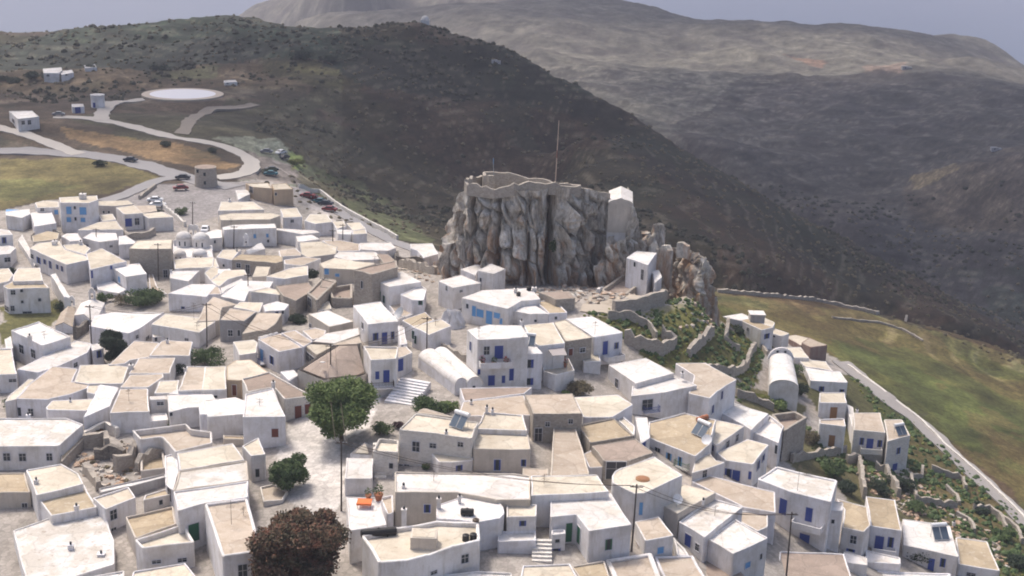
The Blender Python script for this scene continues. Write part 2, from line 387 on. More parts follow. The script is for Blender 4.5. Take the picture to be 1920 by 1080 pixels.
zone("1590,700 1720,800 1860,920 2000,1050 2000,1250 1870,1100 1800,1000 1720,930 1690,850 1590,850 1480,700", (.085, .082, .036), 0, 400)
zone("1090,575 1200,600 1340,560 1345,600 1440,650 1400,760 1500,790 1440,800 1380,700 1240,690 1180,640", (.105, .100, .036), 0, 400)
zone("1200,580 1330,560 1345,620 1280,620", (.20, .19, .06), 0, 400, .6)
zone("1480,800 1560,830 1640,870 1720,930 1800,1000 1860,1080 1760,1060 1700,980 1600,960 1560,900 1500,870", (.11, .10, .05), 0, 400)
zone("1340,700 1500,760 1530,900 1470,860 1400,770", (.13, .12, .06), 0, 400)
zone("0,575 110,560 130,590 60,640 0,650", (.12, .115, .045), 0, 400)
zone("1090,560 1180,545 1280,535 1285,555 1150,600 1100,590", (.42, .37, .31), 0, 400)
zone("1110,520 1190,505 1230,540 1130,560", (.34, .32, .30), 0, 400)
n1 = fbm(X / 14, Y / 14, 6); n2 = fbm(X / 3 + 40, Y / 3, 4); n3 = fbm(X / 90, Y / 90, 5)
loc = np.where(town, .18, 1.)
C *= (1 + loc * 1.6 * (n1 - .5))[..., None] * (1 + loc * .9 * (n2 - .5))[..., None]
gsel = (n3 > .52) & ~town & (D < 700)
C[..., 0] *= np.where(gsel, .82, 1); C[..., 2] *= np.where(gsel, .85, 1)
bsel = ((fbm(X / 30 + 7, Y / 30 + 3, 5) > .58) & ~town & (D > 400))
C[bsel] = C[bsel] * .62 + np.where((D < 700)[bsel][:, None], np.array((.02, .028, .016)), np.array((.06, .05, .05))) * .38
psel = (np.abs(fr - .8) < .10) & (tm > 0) & (n1 > .5)
C[psel] = C[psel] * .72 + np.array((.17, .145, .11)) * .28
fs = (PX > 1330) & (PY > 540) & (D < 385) & ~town & (PY < 1000)
fn = fbm((X + Y) / 26, (X - Y) / 5, 5); fm = fbm(X / 20, Y / 20, 5)
C[fs] *= (.55 + .95 * fn[fs])[:, None]
rs = fs & (fm > .52); C[rs] = C[rs] * .6 + np.array((.15, .095, .045)) * .4
gs = fs & (fm < .42); C[gs] = C[gs] * .6 + np.array((.07, .08, .028)) * .4
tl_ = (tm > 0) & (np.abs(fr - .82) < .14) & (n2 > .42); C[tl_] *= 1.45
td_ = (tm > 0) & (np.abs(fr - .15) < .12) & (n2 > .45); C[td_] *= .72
C = np.clip(C, .008, .9)

def grid_faces(nr, nc):
    i = np.arange((nr - 1) * nc).reshape(nr - 1, nc)[:, :-1].ravel()
    return np.stack([i, i + 1, i + nc + 1, i + nc], 1)
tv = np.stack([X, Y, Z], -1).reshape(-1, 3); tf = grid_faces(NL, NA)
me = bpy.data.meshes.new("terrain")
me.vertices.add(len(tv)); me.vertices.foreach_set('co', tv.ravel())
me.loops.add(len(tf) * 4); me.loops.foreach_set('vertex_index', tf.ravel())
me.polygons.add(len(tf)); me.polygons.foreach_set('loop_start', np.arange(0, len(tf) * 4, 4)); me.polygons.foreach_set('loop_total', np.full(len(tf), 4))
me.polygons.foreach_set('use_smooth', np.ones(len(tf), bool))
at = me.color_attributes.new('cover_shade', 'FLOAT_COLOR', 'POINT')
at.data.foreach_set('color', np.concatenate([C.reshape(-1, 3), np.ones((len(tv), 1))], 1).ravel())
me.update(calc_edges=True)
terr = bpy.data.objects.new("terrain", me); COL.objects.link(terr); terr['kind'] = 'structure'
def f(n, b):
    a = nd(n, 'ShaderNodeAttribute', attribute_name='cover_shade')
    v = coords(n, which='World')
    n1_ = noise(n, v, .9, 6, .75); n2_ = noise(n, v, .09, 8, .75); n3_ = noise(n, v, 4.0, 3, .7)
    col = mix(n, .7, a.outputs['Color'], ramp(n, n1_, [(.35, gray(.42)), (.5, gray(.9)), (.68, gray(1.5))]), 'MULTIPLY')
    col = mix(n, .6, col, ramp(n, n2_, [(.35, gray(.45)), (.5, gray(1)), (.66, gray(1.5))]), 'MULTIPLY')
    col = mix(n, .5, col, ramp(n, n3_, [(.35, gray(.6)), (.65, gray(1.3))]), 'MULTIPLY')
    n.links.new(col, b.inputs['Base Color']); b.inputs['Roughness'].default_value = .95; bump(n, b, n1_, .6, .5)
me.materials.append(mat('ground_cover_shade', f))
def f(n, b):
    a = nd(n, 'ShaderNodeAttribute', attribute_name='cover_shade'); v = coords(n, which='World')
    big = noise(n, v, .12, 5, .6); med = noise(n, v, .8, 5, .7)
    x = nd(n, 'ShaderNodeTexVoronoi', feature='DISTANCE_TO_EDGE'); x.inputs['Scale'].default_value = 1.3; n.links.new(v, x.inputs['Vector'])
    col = mix(n, .5, a.outputs['Color'], ramp(n, big, [(.35, (.62, .58, .52)), (.6, (1.1, 1.05, 1.0))]), 'MULTIPLY')
    col = mix(n, .5, col, ramp(n, med, [(.35, gray(.7)), (.65, gray(1.15))]), 'MULTIPLY')
    col = mix(n, .35, col, ramp(n, x.outputs['Distance'], [(.02, gray(.5)), (.09, gray(1.05))]), 'MULTIPLY')
    y = nd(n, 'ShaderNodeTexVoronoi', feature='F1'); y.inputs['Scale'].default_value = 1.3; n.links.new(v, y.inputs['Vector'])
    bw = nd(n, 'ShaderNodeRGBToBW'); n.links.new(y.outputs['Color'], bw.inputs[0])
    col = mix(n, .5, col, ramp(n, bw.outputs[0], [(.2, gray(.6)), (.8, gray(1.12))]), 'MULTIPLY')
    n.links.new(col, b.inputs['Base Color']); b.inputs['Roughness'].default_value = .9; bump(n, b, x.outputs['Distance'], .4, .05)
me.materials.append(mat('street_paving', f))
tq = town[:-1, :-1] & town[1:, 1:]
bare = (C[:-1, :-1, 0] > .25) & (D[:-1, :-1] < 400)
me.polygons.foreach_set('material_index', (tq & bare).astype(np.int32).ravel())

# ground queries: full terrain heights by bilinear lookup in bearing / log distance
def G(x, y):
    a = (math.atan2(x, y) - A0) / (A1 - A0) * (NA - 1); l = (math.log(max(86, math.hypot(x, y))) - L0) / (L1 - L0) * (NL - 1)
    a = min(max(a, 0), NA - 1.001); l = min(max(l, 0), NL - 1.001); i = int(a); j = int(l); fa_ = a - i; fl_ = l - j
    return float((Z[j, i] * (1 - fa_) + Z[j, i + 1] * fa_) * (1 - fl_) + (Z[j + 1, i] * (1 - fa_) + Z[j + 1, i + 1] * fa_) * fl_)
def ground(px, py, zo=0.0, dmin=95):
    d = ray(px, py); hd = math.hypot(d.x, d.y); last = None; r = dmin
    while r < 3200:
        P = CAM + d * (r / hd); g_ = G(P.x, P.y) + zo
        if P.z < g_:
            lo, hi = r / 1.01, r
            for _ in range(12):
                mm = (lo + hi) / 2; P = CAM + d * (mm / hd)
                if P.z < G(P.x, P.y) + zo: hi = mm
                else: lo = mm
            return CAM + d * (hi / hd)
        r *= 1.01
    return CAM + d * (3200 / hd)

# clouds high above the valley: they shade the dark spur and the right hand hill, as in the photograph
def cloud(cx, cy, cz_, rx, ry, seed):
    rng = np.random.RandomState(seed); vs = []; fs = []
    for k in range(9):
        ox, oy = rng.uniform(-.55, .55, 2); sx = rng.uniform(.4, .62); c0 = len(vs); NUc, NVc = 20, 10
        for j in range(NVc + 1):
            ph = math.pi * j / NVc
            for i in range(NUc):
                th = 2 * math.pi * i / NUc; q = 1 + .12 * math.sin(5 * th + k) * math.sin(ph) + .08 * math.sin(9 * th + 3 * ph)
                vs.append((cx + rx * (ox + sx * q * math.sin(ph) * math.cos(th)), cy + ry * (oy + sx * q * math.sin(ph) * math.sin(th)), cz_ + 70 * q * math.cos(ph)))
        for j in range(NVc):
            for i in range(NUc):
                a = c0 + j * NUc + i; b_ = c0 + j * NUc + (i + 1) % NUc; fs.append((a, a + NUc, b_ + NUc, b_))
    b = MB(); b.v = vs; b.f = fs
    o = b.build('cloud', CLOUDM, None, (cx, cy, cz_), True); o.location = (cx, cy, cz_); o['kind'] = 'structure'
CLOUDM = plain('cloud_white', (.9, .9, .9), 1, 0, 0)
def shade(px, py, dist, rx, ry, seed, h=520):   # a cloud whose shadow falls on that piece of ground
    Q_ = atd(px, py, dist); k = (h - Q_.z) / SD.z; cloud(Q_.x + SD.x * k, Q_.y + SD.y * k, h, rx, ry, seed)
for a in SHADE: shade(*a)
# sea
mb = MB(); mb.abox(-9000, -300, -324, 9000, 13000, -320)
def f(n, b):
    n.links.new(mix(n, noise(n, coords(n, which='World'), .002, 4), (.03, .06, .12), (.05, .085, .15)), b.inputs['Base Color'])
    b.inputs['Roughness'].default_value = .35; bump(n, b, noise(n, coords(n, which='World'), .05, 5), .3, 2)
sea = mb.build('sea', mat('sea_water', f)); sea['kind'] = 'structure'

# ================================================================ buildings
CS = [0, 0, 1.0]
def S(x, y, z): CS[:] = [x, y, z]
def pt(t):
    a, b = t.split(',')[:2]; return CS[0] + float(a) / CS[2], CS[1] + float(b) / CS[2]
def pts(s): return [pt(t) for t in s.split()]
def ccw(P):
    a = sum(P[i - 1].x * P[i].y - P[i].x * P[i - 1].y for i in range(len(P)))
    return P if a > 0 else list(reversed(P))
def inset(P, d):
    n = len(P); out = []
    for i in range(n):
        a, b, c = P[i - 1], P[i], P[(i + 1) % n]
        e1 = Vector((b.x - a.x, b.y - a.y)).normalized(); e2 = Vector((c.x - b.x, c.y - b.y)).normalized()
        n1_ = Vector((-e1.y, e1.x)); n2_ = Vector((-e2.y, e2.x)); m = n1_ + n2_
        if m.length < .3: m = n1_
        m = m / max(m.length_squared, .3) * 2 * d
        if m.length > 3 * d: m = m.normalized() * 3 * d
        out.append(Vector((b.x + m.x, b.y + m.y, b.z)))
    return out
def clip_d(P, d):
    m = min((P[i] - P[i - 1]).length for i in range(len(P)))
    return min(d, m * .22)
HG = 'houses of the hill town'
class House: pass
def weather(P, r=.32):                  # rounded corners and slightly bowed, uneven edges of lime-washed rubble walls
    n = len(P); out = []
    for i in range(n):
        a, b, c = P[i - 1], P[i], P[(i + 1) % n]; l1 = (a - b).length; l2 = (c - b).length
        q = min(r, l1 * .25, l2 * .25); d1 = (a - b).normalized(); d2 = (c - b).normalized()
        if q > .12:
            p1, p2 = b + d1 * q, b + d2 * q; out += [p1, ((p1 + p2) / 2).lerp(b, .45), p2]
        else: out.append(b.copy())
        L = (c - b).length; k = int(L / 2.4)
        if k > 1:
            nn = Vector((-(c - b).y, (c - b).x, 0)).normalized()
            for j in range(1, k): out.append(b.lerp(c, j / k + random.uniform(-.08, .08) / k) + nn * random.uniform(0, .10))
    return out
NH = [0]
ALLH = []
MINH = [0.0]
def base_h(pp, h, z=None, cat=''):
    cx = sum(p[0] for p in pp) / len(pp); cy = sum(p[1] for p in pp) / len(pp)
    zr = 4.0 if z is None else z
    if z is None:
        for _ in range(8):
            P = onz(cx, cy, zr); gz_ = G(P.x, P.y)
            if h > 12: hm_ = (h / CS[2]) / (pxm(P) * math.cos(math.asin(min(1, (CAMZ - P.z) / (P - CAM).length))))
            else: hm_ = h
            if cat == 'house' and h > 12: hm_ = max(hm_, MINH[0])
            zr = gz_ + hm_
    return zr
def openings(root, P, zr, zb, wins, noun=''):
    """wins: 'x,y,w,h,code' in picture units; each is put on the wall its pixel falls on"""
    n = len(P)
    for t in wins.replace(';', ' ').split():
        q = t.split(','); x, y = pt(t); w_, h_ = float(q[2]) / CS[2], float(q[3]) / CS[2]; code = q[4]
        d = ray(x, y); best = None
        for i in range(n):
            a, b = P[i], P[(i + 1) % n]; e = Vector((b.x - a.x, b.y - a.y, 0)); L = e.length
            if L < .8: continue
            e.normalize(); nn = Vector((e.y, -e.x, 0)); dn = d.dot(nn)
            if dn > -.02: continue
            tt = (a - CAM).dot(nn) / dn; H_ = CAM + d * tt; s = (H_ - a).dot(e)
            off = max(0, -s, s - L) + max(0, H_.z - zr + .1, zb - H_.z) * 2
            if best is None or off < best[0] - 1e-6: best = (off, a, e, nn, L, s, H_)
        if best is None: continue
        off, a, e, nn, L, s, H_ = best
        def hit(xx, yy):
            dd = ray(xx, yy); t2 = (a - CAM).dot(nn) / dd.dot(nn); return CAM + dd * t2
        hw = abs((hit(x + w_ / 2, y) - hit(x - w_ / 2, y)).dot(e)) / 2
        hh = abs(hit(x, y - h_ / 2).z - hit(x, y + h_ / 2).z) / 2
        hw = min(max(hw, .22), L * .45); hh = min(max(hh, .22), 1.9)
        s = min(max(s, hw + .1), L - hw - .1); zc = min(H_.z, zr - hh - .15)
        c = a + e * s; c = Vector((c.x, c.y, zc)); up = Vector((0, 0, 1))
        door = code in 'BDGRY' or hh > .95; c_ = code.lower()
        # surround stands 5 cm proud, the leaf 2 cm
        m = MB(); f_ = .09 if hw > .35 else .06
        for sx in (-1, 1): m.box(c + e * sx * (hw + f_ / 2) + nn * .03, e * f_ / 2, nn * .03, up * (hh + f_))
        m.box(c + up * (hh + f_ / 2) + nn * .03, e * hw, nn * .03, up * f_ / 2)
        if not door: m.box(c - up * (hh + f_ / 2) + nn * .06, e * (hw + f_), nn * .07, up * f_ / 2)
        p = MB()
        if c_ in 'd':
            fr_ = m.build('door' if door else 'window', PAINT['w'] if noun == 'grey' else SURR, root, root.location)
            p.box(c + nn * .01, e * hw, nn * .012, up * hh); p.build('pane' if not door else 'door_leaf', GLASS if not door else PAINT['d'], fr_, root.location)
            if hw > .3:
                b_ = MB(); b_.box(c + nn * .03, e * .035, nn * .012, up * hh * .98)
                b_.box(c + up * hh * .2 + nn * .03, e * hw * .98, nn * .010, up * .03)
                b_.build('glazing_bar', PAINT['w'], fr_, root.location)
        elif door:
            fr_ = m.build('door', SURR, root, root.location)
            p.box(c + nn * .01, e * hw, nn * .012, up * hh)
            for sx in (-.5, .5):
                for sz in (-.5, .45): p.box(c + e * hw * sx + up * hh * sz + nn * .03, e * hw * .36, nn * .012, up * hh * .36)
            p.build('door_leaf', PAINT[c_], fr_, root.location)
        else:
            fr_ = m.build('window', SURR, root, root.location)
            if hw > .32 and c_ in 'bcg' and code != 'c':
                p.box(c + nn * .01, e * hw * .52, nn * .010, up * hh); p.build('pane', GLASS, fr_, root.location)
                for sx in (-1, 1):
                    p = MB(); p.box(c + e * sx * hw * .76 + nn * .035, e * hw * .235, nn * .02, up * hh)
                    for k_ in range(4): p.box(c + e * sx * hw * .76 + up * hh * (k_ - 1.5) * .48 + nn * .06, e * hw * .18, nn * .008, up * hh * .07)
                    p.build('shutter', PAINT[c_], fr_, root.location)
            else:
                p.box(c + nn * .01, e * hw, nn * .010, up * hh)
                p.build('pane' if c_ == 'w' else 'shutter', GLASS if c_ == 'w' else PAINT[c_], fr_, root.location)
                if c_ == 'w':
                    b_ = MB(); b_.box(c + nn * .03, e * .04, nn * .012, up * hh * .98); b_.box(c + nn * .03, e * hw * .98, nn * .010, up * .04)
                    b_.build('glazing_bar', PAINT['w'], fr_, root.location)
def chimney(root, P, hgt=1.0, s=.3, m=None, pot=True):
    b = MB(); b.box(P + Vector((0, 0, hgt / 2 - .1)), (s, 0, 0), (0, s * .9, 0), (0, 0, hgt / 2 + .1))
    b.box(P + Vector((0, 0, hgt + .04)), (s + .06, 0, 0), (0, s * .9 + .06, 0), (0, 0, .04))
    c = b.build('chimney', m or WALL['w'], root, root.location)
    if pot:
        b = MB(); b.lathe(P + Vector((0, 0, hgt + .08)), [(.13, 0), (.16, .18), (.12, .32), (.15, .34)], 8); b.build('chimney_pot', PAINT['d'], c, root.location)
def H(label, poly, h, roof='c', wall='w', wins='', par=.22, pw=.2, z=None, ch='', name=None, cat='house', barrel=0, gable=0, hip=0, group=HG, zb=None, down=.8):
    pp = pts(poly); zr = base_h(pp, h, z, cat)
    if z is None: zr += random.uniform(-.04, .04)
    P = ccw([onz(x, y, zr) for x, y in pp]); n = len(P)
    zb = min(G(p.x, p.y) for p in P) - down if zb is None else zb
    c = sum(P, Vector()) / n; gz_ = G(c.x, c.y)
    nm = name or {'k': 'stone_house', 'd': 'stone_house', 'm': 'stone_house', 'w': 'white_house', 'g': 'grey_house'}.get(wall, 'house')
    root = empty(nm, (c.x, c.y, min(gz_, zr - .5)))
    tag(root, label, cat, group)
    o = root.location
    m = MB()
    if barrel or gable:
        # the two gable ends are edges 0 and n/2 of the unprojected (given) order
        Q = [onz(x, y, zr) for x, y in pp]          # given as A,B (one end), C,D (other end)
        A_, B_, C_, D_ = Q; K = 14 if barrel else 2; ris = barrel or gable
        def arc(a, b, k): 
            t = k / K; q = a.lerp(b, .5 - .5 * math.cos(math.pi * t) if barrel else t)
            q.z = zr + (ris * math.sin(math.pi * t) if barrel else ris * (1 - abs(2 * t - 1))); return q
        e1 = [arc(A_, B_, k) for k in range(K + 1)]; e2 = [arc(D_, C_, k) for k in range(K + 1)]
        fl_ = ((B_ - A_).cross(D_ - A_)).z < 0
        r_ = MB()
        lift = Vector((0, 0, .05))
        ax = (D_ - A_).normalized() * .12
        ee1 = [q + lift - ax for q in e1]; ee2 = [q + lift + ax for q in e2]
        for k in range(K): r_.poly([ee1[k], ee1[k + 1], ee2[k + 1], ee2[k]], fl_)
        for k in range(K): r_.poly([e1[k] - Vector((0, 0, .1)), e1[k + 1] - Vector((0, 0, .1)), e2[k + 1] - Vector((0, 0, .1)), e2[k] - Vector((0, 0, .1))], not fl_)
        for (u_, v_, s_) in ((ee1, e1, True), (ee2, e2, False)):
            for k in range(K): r_.poly([u_[k], v_[k] - Vector((0, 0, .1)), v_[k + 1] - Vector((0, 0, .1)), u_[k + 1]], s_ ^ fl_)
        r_.build('roof', ROOF[roof], root, o, smooth=False)
        for (L_, s_) in (([(A_), (B_)], 0), ([(B_), (C_)], 0), ([(C_), (D_)], 0), ([(D_), (A_)], 0)):
            a, b = L_; m.poly([(a.x, a.y, zb), (b.x, b.y, zb), (b.x, b.y, zr), (a.x, a.y, zr)], fl_)
        m.poly(e1, not fl_); m.poly(e2, fl_)
        m.build('wall', WALL[wall], root, o)
        zt = zr + ris
    elif hip:
        for i in range(n):
            a, b = P[i], P[(i + 1) % n]; m.poly([(a.x, a.y, zb), (b.x, b.y, zb), (b.x, b.y, zr), (a.x, a.y, zr)])
        m.build('wall', WALL[wall], root, o)
        r_ = MB(); Pe = inset(P, -.25); q = inset(P, clip_d(P, 2.5)); 
        for i in range(n):
            a, b = Pe[i], Pe[(i + 1) % n]; ai = a.lerp(c, .55); bi = b.lerp(c, .55); ai.z = bi.z = zr + hip * .62
            a = a + Vector((0, 0, .03)); b = b + Vector((0, 0, .03)); top = Vector((c.x, c.y, zr + hip))
            r_.poly([a, b, bi, ai]); r_.poly([ai, bi, top])
            r_.poly([a, a - Vector((0, 0, .15)), b - Vector((0, 0, .15)), b])
        r_.poly([p - Vector((0, 0, .12)) for p in Pe], True)
        r_.build('roof', ROOF[roof], root, o, smooth=False); zt = zr + hip * .6
    else:
        t = clip_d(P, pw); bv = min(.09, t * .3)
        P2 = weather(P, min(.32, t * 1.1)); J = [random.uniform(-.07, .05) for _ in P2]; n2_ = len(P2)
        I0 = inset(P2, bv); I1 = inset(P2, t - bv); I2 = inset(P2, t)
        for i in range(n2_):
            j = (i + 1) % n2_; a, b = P2[i], P2[j]; za, zb_ = zr + J[i], zr + J[j]
            m.poly([(a.x, a.y, zb), (b.x, b.y, zb), (b.x, b.y, zb_ - bv), (a.x, a.y, za - bv)])
            m.poly([(a.x, a.y, za - bv), (b.x, b.y, zb_ - bv), (I0[j].x, I0[j].y, zb_), (I0[i].x, I0[i].y, za)])
            m.poly([(I0[i].x, I0[i].y, za), (I0[j].x, I0[j].y, zb_), (I1[j].x, I1[j].y, zb_), (I1[i].x, I1[i].y, za)])
            m.poly([(I1[i].x, I1[i].y, za), (I1[j].x, I1[j].y, zb_), (I2[j].x, I2[j].y, zb_ - bv), (I2[i].x, I2[i].y, za - bv)])
            m.poly([(I2[i].x, I2[i].y, za - bv), (I2[j].x, I2[j].y, zb_ - bv), (I2[j].x, I2[j].y, zr - par - .12), (I2[i].x, I2[i].y, zr - par - .12)])
        m.build('wall', WALL[wall], root, o)
        r_ = MB(); I3 = inset(P, t - .01 if t > .05 else t * .9)
        r_.poly([(p.x, p.y, zr - par) for p in I3]); r_.build('roof', ROOF[roof], root, o); zt = zr - par
    hs = House(); hs.root = root; hs.P = P; hs.zr = zr; hs.zt = zt; hs.zb = zb; hs.c = c; hs.label = label
    if wins: openings(root, P, zr, zb, wins)
    for t_ in ch.split():
        q = t_.split(','); x, y = pt(t_); Pq = onz(x, y, zt); chimney(root, Pq, float(q[2]) if len(q) > 2 else 1.0, float(q[3]) if len(q) > 3 else .3)
    ALLH.append(hs); return hs
def on(hs, t):                          # a point on that house's roof under a picture point (t: 'x,y' in the current crop)
    x, y = pt(t); return onz(x, y, hs.zt)

# ---------------------------------------------------------------- small things
def solar_heater(P, yaw, label, s=1.0):
    o = empty('solar_water_heater', P); tag(o, label, 'water heater', 'solar water heaters on the roofs'); o.rotation_euler.z = yaw
    m = MB()
    for x in (-.85, .85):
        m.tube((x, -.5, 0), (x, -.5, .1), .03); m.tube((x, .55, 0), (x, .55, 1.25), .03); m.tube((x, -.5, .1), (x, .55, 1.2), .03)
    m.tube((-.85, .55, 1.2), (.85, .55, 1.2), .03); m.build('stand', STEEL, o)
    for x in (-.48, .48):
        m = MB(); a = Vector((0, 1.05, 1.1)).normalized(); nn = Vector((0, -1.1, 1.05)).normalized()
        m.box(Vector((x, 0, .7)) + nn * .06, (.45, 0, 0), a * .78, nn * .04); q = m.build('collector', STEEL, o)
        m = MB(); m.box(Vector((x, 0, .7)) + nn * .11, (.41, 0, 0), a * .74, nn * .006); m.build('glass', PANEL, q)
    m = MB(); m.tube((-.95, .62, 1.5), (.95, .62, 1.5), .26, n=14); m.build('tank', WHITE, o, smooth=False)
    o.scale = (s, s, s)
def tank(P, label, m=None, r=.42, h=.8, lying=False, yaw=0, group='water tanks on the roofs'):
    o = empty('water_tank', P); tag(o, label, 'water tank', group); o.rotation_euler.z = yaw
    b = MB()
    if lying:
        b.tube((-h, 0, r), (h, 0, r), r, n=14); b.tube((-h - .12, 0, r), (-h, 0, r), r * .7, r, n=14); b.tube((h, 0, r), (h + .12, 0, r), r, r * .7, n=14)
        for x in (-h * .5, h * .5): b.abox(x - .06, -r * .8, 0, x + .06, r * .8, .12)
    else: b.lathe((0, 0, 0), [(r, 0), (r, .12), (r * .95, .15), (r, .2), (r, h * .6), (r * .95, h * .64), (r, h * .68), (r, h * .9), (r * .55, h)], 14)
    b.build('tank_body', m or BLACKP, o)
    b = MB()
    if lying: b.lathe((0, 0, r * 2 - .02), [(.14, 0), (.14, .08)], 8)
    else: b.lathe((0, 0, h), [(r * .4, 0), (r * .4, .06)], 10)
    b.build('lid', m or BLACKP, o)
def dish(P, yaw, label, r=.45, m=None):
    o = empty('satellite_dish', P); tag(o, label, 'satellite dish'); o.rotation_euler.z = yaw
    b = MB(); b.tube((0, 0, 0), (0, 0, r + .4), .035); b.tube((0, 0, r + .4), (0, -.15, r + .45), .03); b.build('mast', STEEL, o)
    b = MB(); c = Vector((0, -.15, r + .45)); nn = Vector((0, -.8, .6)); u = Vector((1, 0, 0)); v = nn.cross(u)
    N_ = 16; rings = [(0, 0), (.5, .06), (1, .2)]
    idx = []
    for rr, hh in rings:
        idx.append([c + (u * math.cos(2 * math.pi * k / N_) + v * math.sin(2 * math.pi * k / N_)) * r * rr + nn * r * hh for k in range(N_)])
    for j in range(2):
        for k in range(N_): b.poly([idx[j][k], idx[j][(k + 1) % N_], idx[j + 1][(k + 1) % N_], idx[j + 1][k]])
    b.build('reflector', m or WHITE, o)
    b = MB(); b.tube(c + v * r * .95 + nn * .2 * r, c + nn * r * .9, .015); b.tube(c + nn * r * .9, c + nn * r * 1.05, .05); b.build('feed_arm', STEEL, o)
def aerial(P, hgt, label):
    o = empty('television_aerial', P); tag(o, label, 'aerial', 'aerials on the roofs')
    b = MB(); b.tube((0, 0, -.05), (0, 0, hgt), .03, .02); b.build('mast', IRON, o)
    b = MB(); z = hgt - .25; b.tube((-.5, 0, z), (.6, 0, z), .015)
    for k in range(7): b.tube((-.45 + k * .16, -.34 + k * .025, z), (-.45 + k * .16, .34 - k * .025, z), .012)
    b.tube((0, -.6, z - .5), (0, .3, z - .5), .015)
    for k in range(4): b.tube((-.5, -.5 + k * .22, z - .5), (.5, -.5 + k * .22, z - .5), .012)
    b.build('antenna', IRON, o); o.rotation_euler.z = random.uniform(0, 3)
POLES = {}
def pole(key, top, bot, label, zo=0.0, arms=1, r=.13):
    tx, ty = pt(top); bx, by = pt(bot); B = ground(bx, by, zo)
    d = ray(tx, ty); hd = math.hypot(B.x, B.y); T = CAM + d * (hd / math.hypot(d.x, d.y))
    gz_ = G(B.x, B.y); T = Vector((T.x, T.y, T.z))
    o = empty('utility_pole', (B.x, B.y, gz_)); tag(o, label, 'utility pole', 'wooden utility poles of the town')
    b = MB(); b.tube((B.x, B.y, gz_ - .5), T, r, r * .7, 9); b.build('post', POLE, o, o.location)
    att = []
    for k in range(arms):
        b = MB(); c = T - Vector((0, 0, .3 + .6 * k)); b.box(c + Vector((0, -.12, 0)), (.8, 0, 0), (0, .05, 0), (0, 0, .06)); ca_ = b.build('crossarm', POLE, o, o.location)
        for s_ in (-.7, -.25, .25, .7):
            b = MB(); b.lathe(c + Vector((s_, -.12, .06)), [(.04, 0), (.06, .06), (.04, .14)], 8); b.build('insulator', WHITE, ca_, o.location); att.append(c + Vector((s_, -.12, .2)))
    POLES[key] = (T, att); return o
def wire(a, b, label, sag=1.0, r=.035):
    b_ = MB(); n = 14; last = None
    for k in range(n + 1):
        t = k / n; q = a.lerp(b, t); q.z -= sag * 4 * t * (1 - t)
        if last is not None: b_.tube(last, q, r, n=4, cap=False)
        last = q
    one('overhead_wire', b_, IRON, label, 'wire', a, 'overhead wires')
LEAFM = {}
def leafmat(key, c1, c2, c3):
    def f(n, b):
        v = coords(n, which='World'); x = noise(n, v, .8, 4, .7); y = noise(n, v, 5, 2)
        col = ramp(n, x, [(.36, c1), (.52, c2), (.68, c3)])
        col = mix(n, .55, col, ramp(n, y, [(.3, gray(.45)), (.7, gray(1.5))]), 'MULTIPLY')
        n.links.new(col, b.inputs['Base Color']); b.inputs['Roughness'].default_value = .7
    LEAFM[key] = mat('leaves_' + key, f)
leafmat('pine', (.075, .11, .035), (.12, .17, .055), (.19, .23, .08))
leafmat('green', (.04, .068, .026), (.065, .10, .036), (.11, .15, .055))
leafmat('dark', (.016, .028, .018), (.026, .042, .024), (.045, .065, .035))
leafmat('red', (.055, .056, .032), (.115, .078, .05), (.27, .115, .075))
leafmat('dry', (.07, .06, .035), (.12, .10, .06), (.17, .14, .085))
leafmat('yellow', (.085, .10, .025), (.15, .16, .04), (.24, .24, .07))
leafmat('purple', (.04, .025, .03), (.07, .04, .045), (.11, .06, .06))
BARK = plain('bark', (.10, .075, .055), .95)
def leaves(b, c, rad, n, ls, flat=1.0):
    for _ in range(n):
        while True:
            p = Vector((random.uniform(-1, 1), random.uniform(-1, 1), random.uniform(-1, 1)))
            if .25 < p.length < 1: break
        p = p * (.75 + .25 * random.random()); q = c + Vector((p.x * rad, p.y * rad, p.z * rad * flat))
        a = Vector((random.gauss(0, 1), random.gauss(0, 1), random.gauss(0, .7))).normalized(); e = a.orthogonal().normalized(); s = ls * random.uniform(.6, 1.3)
        b.poly([q - a * s, q + e * s * .55, q + a * s, q - e * s * .55])
def tree(P, hgt, rad, key, label, lobes=9, n=420, ls=.16, trunk=.35, name='tree', cat='tree', flat=.8, zc=.62, group=None, crown_h=None):
    o = empty(name, P); tag(o, label, cat, group); ch_ = crown_h or hgt * .34
    b = MB(); top = Vector((0, 0, hgt * zc)); kink = Vector((random.uniform(-.2, .2), random.uniform(-.2, .2), hgt * .3))
    b.tube((0, 0, -.3), kink, hgt * .035, hgt * .027, 9); b.tube(kink, top, hgt * .027, hgt * .016, 9)
    C_ = []
    for k in range(lobes):
        a = k * 2.4 + random.uniform(-.4, .4); rr = rad * math.sqrt((k + .5) / lobes) * .72; zz = hgt * zc + ch_ * random.uniform(-.85, .95) * (1 - .45 * rr / rad)
        C_.append(Vector((rr * math.cos(a), rr * math.sin(a), zz)))
    for c in C_: b.tube(kink.lerp(top, random.uniform(.1, .9)), c, hgt * .012, hgt * .004, 5)
    b.build('trunk', BARK, o)
    b = MB()
    for c in C_: leaves(b, c, rad * (random.uniform(.24, .44) if lobes > 30 else random.uniform(.36, .58)), n, ls, flat)
    b.build('crown', LEAFM[key], o); return o
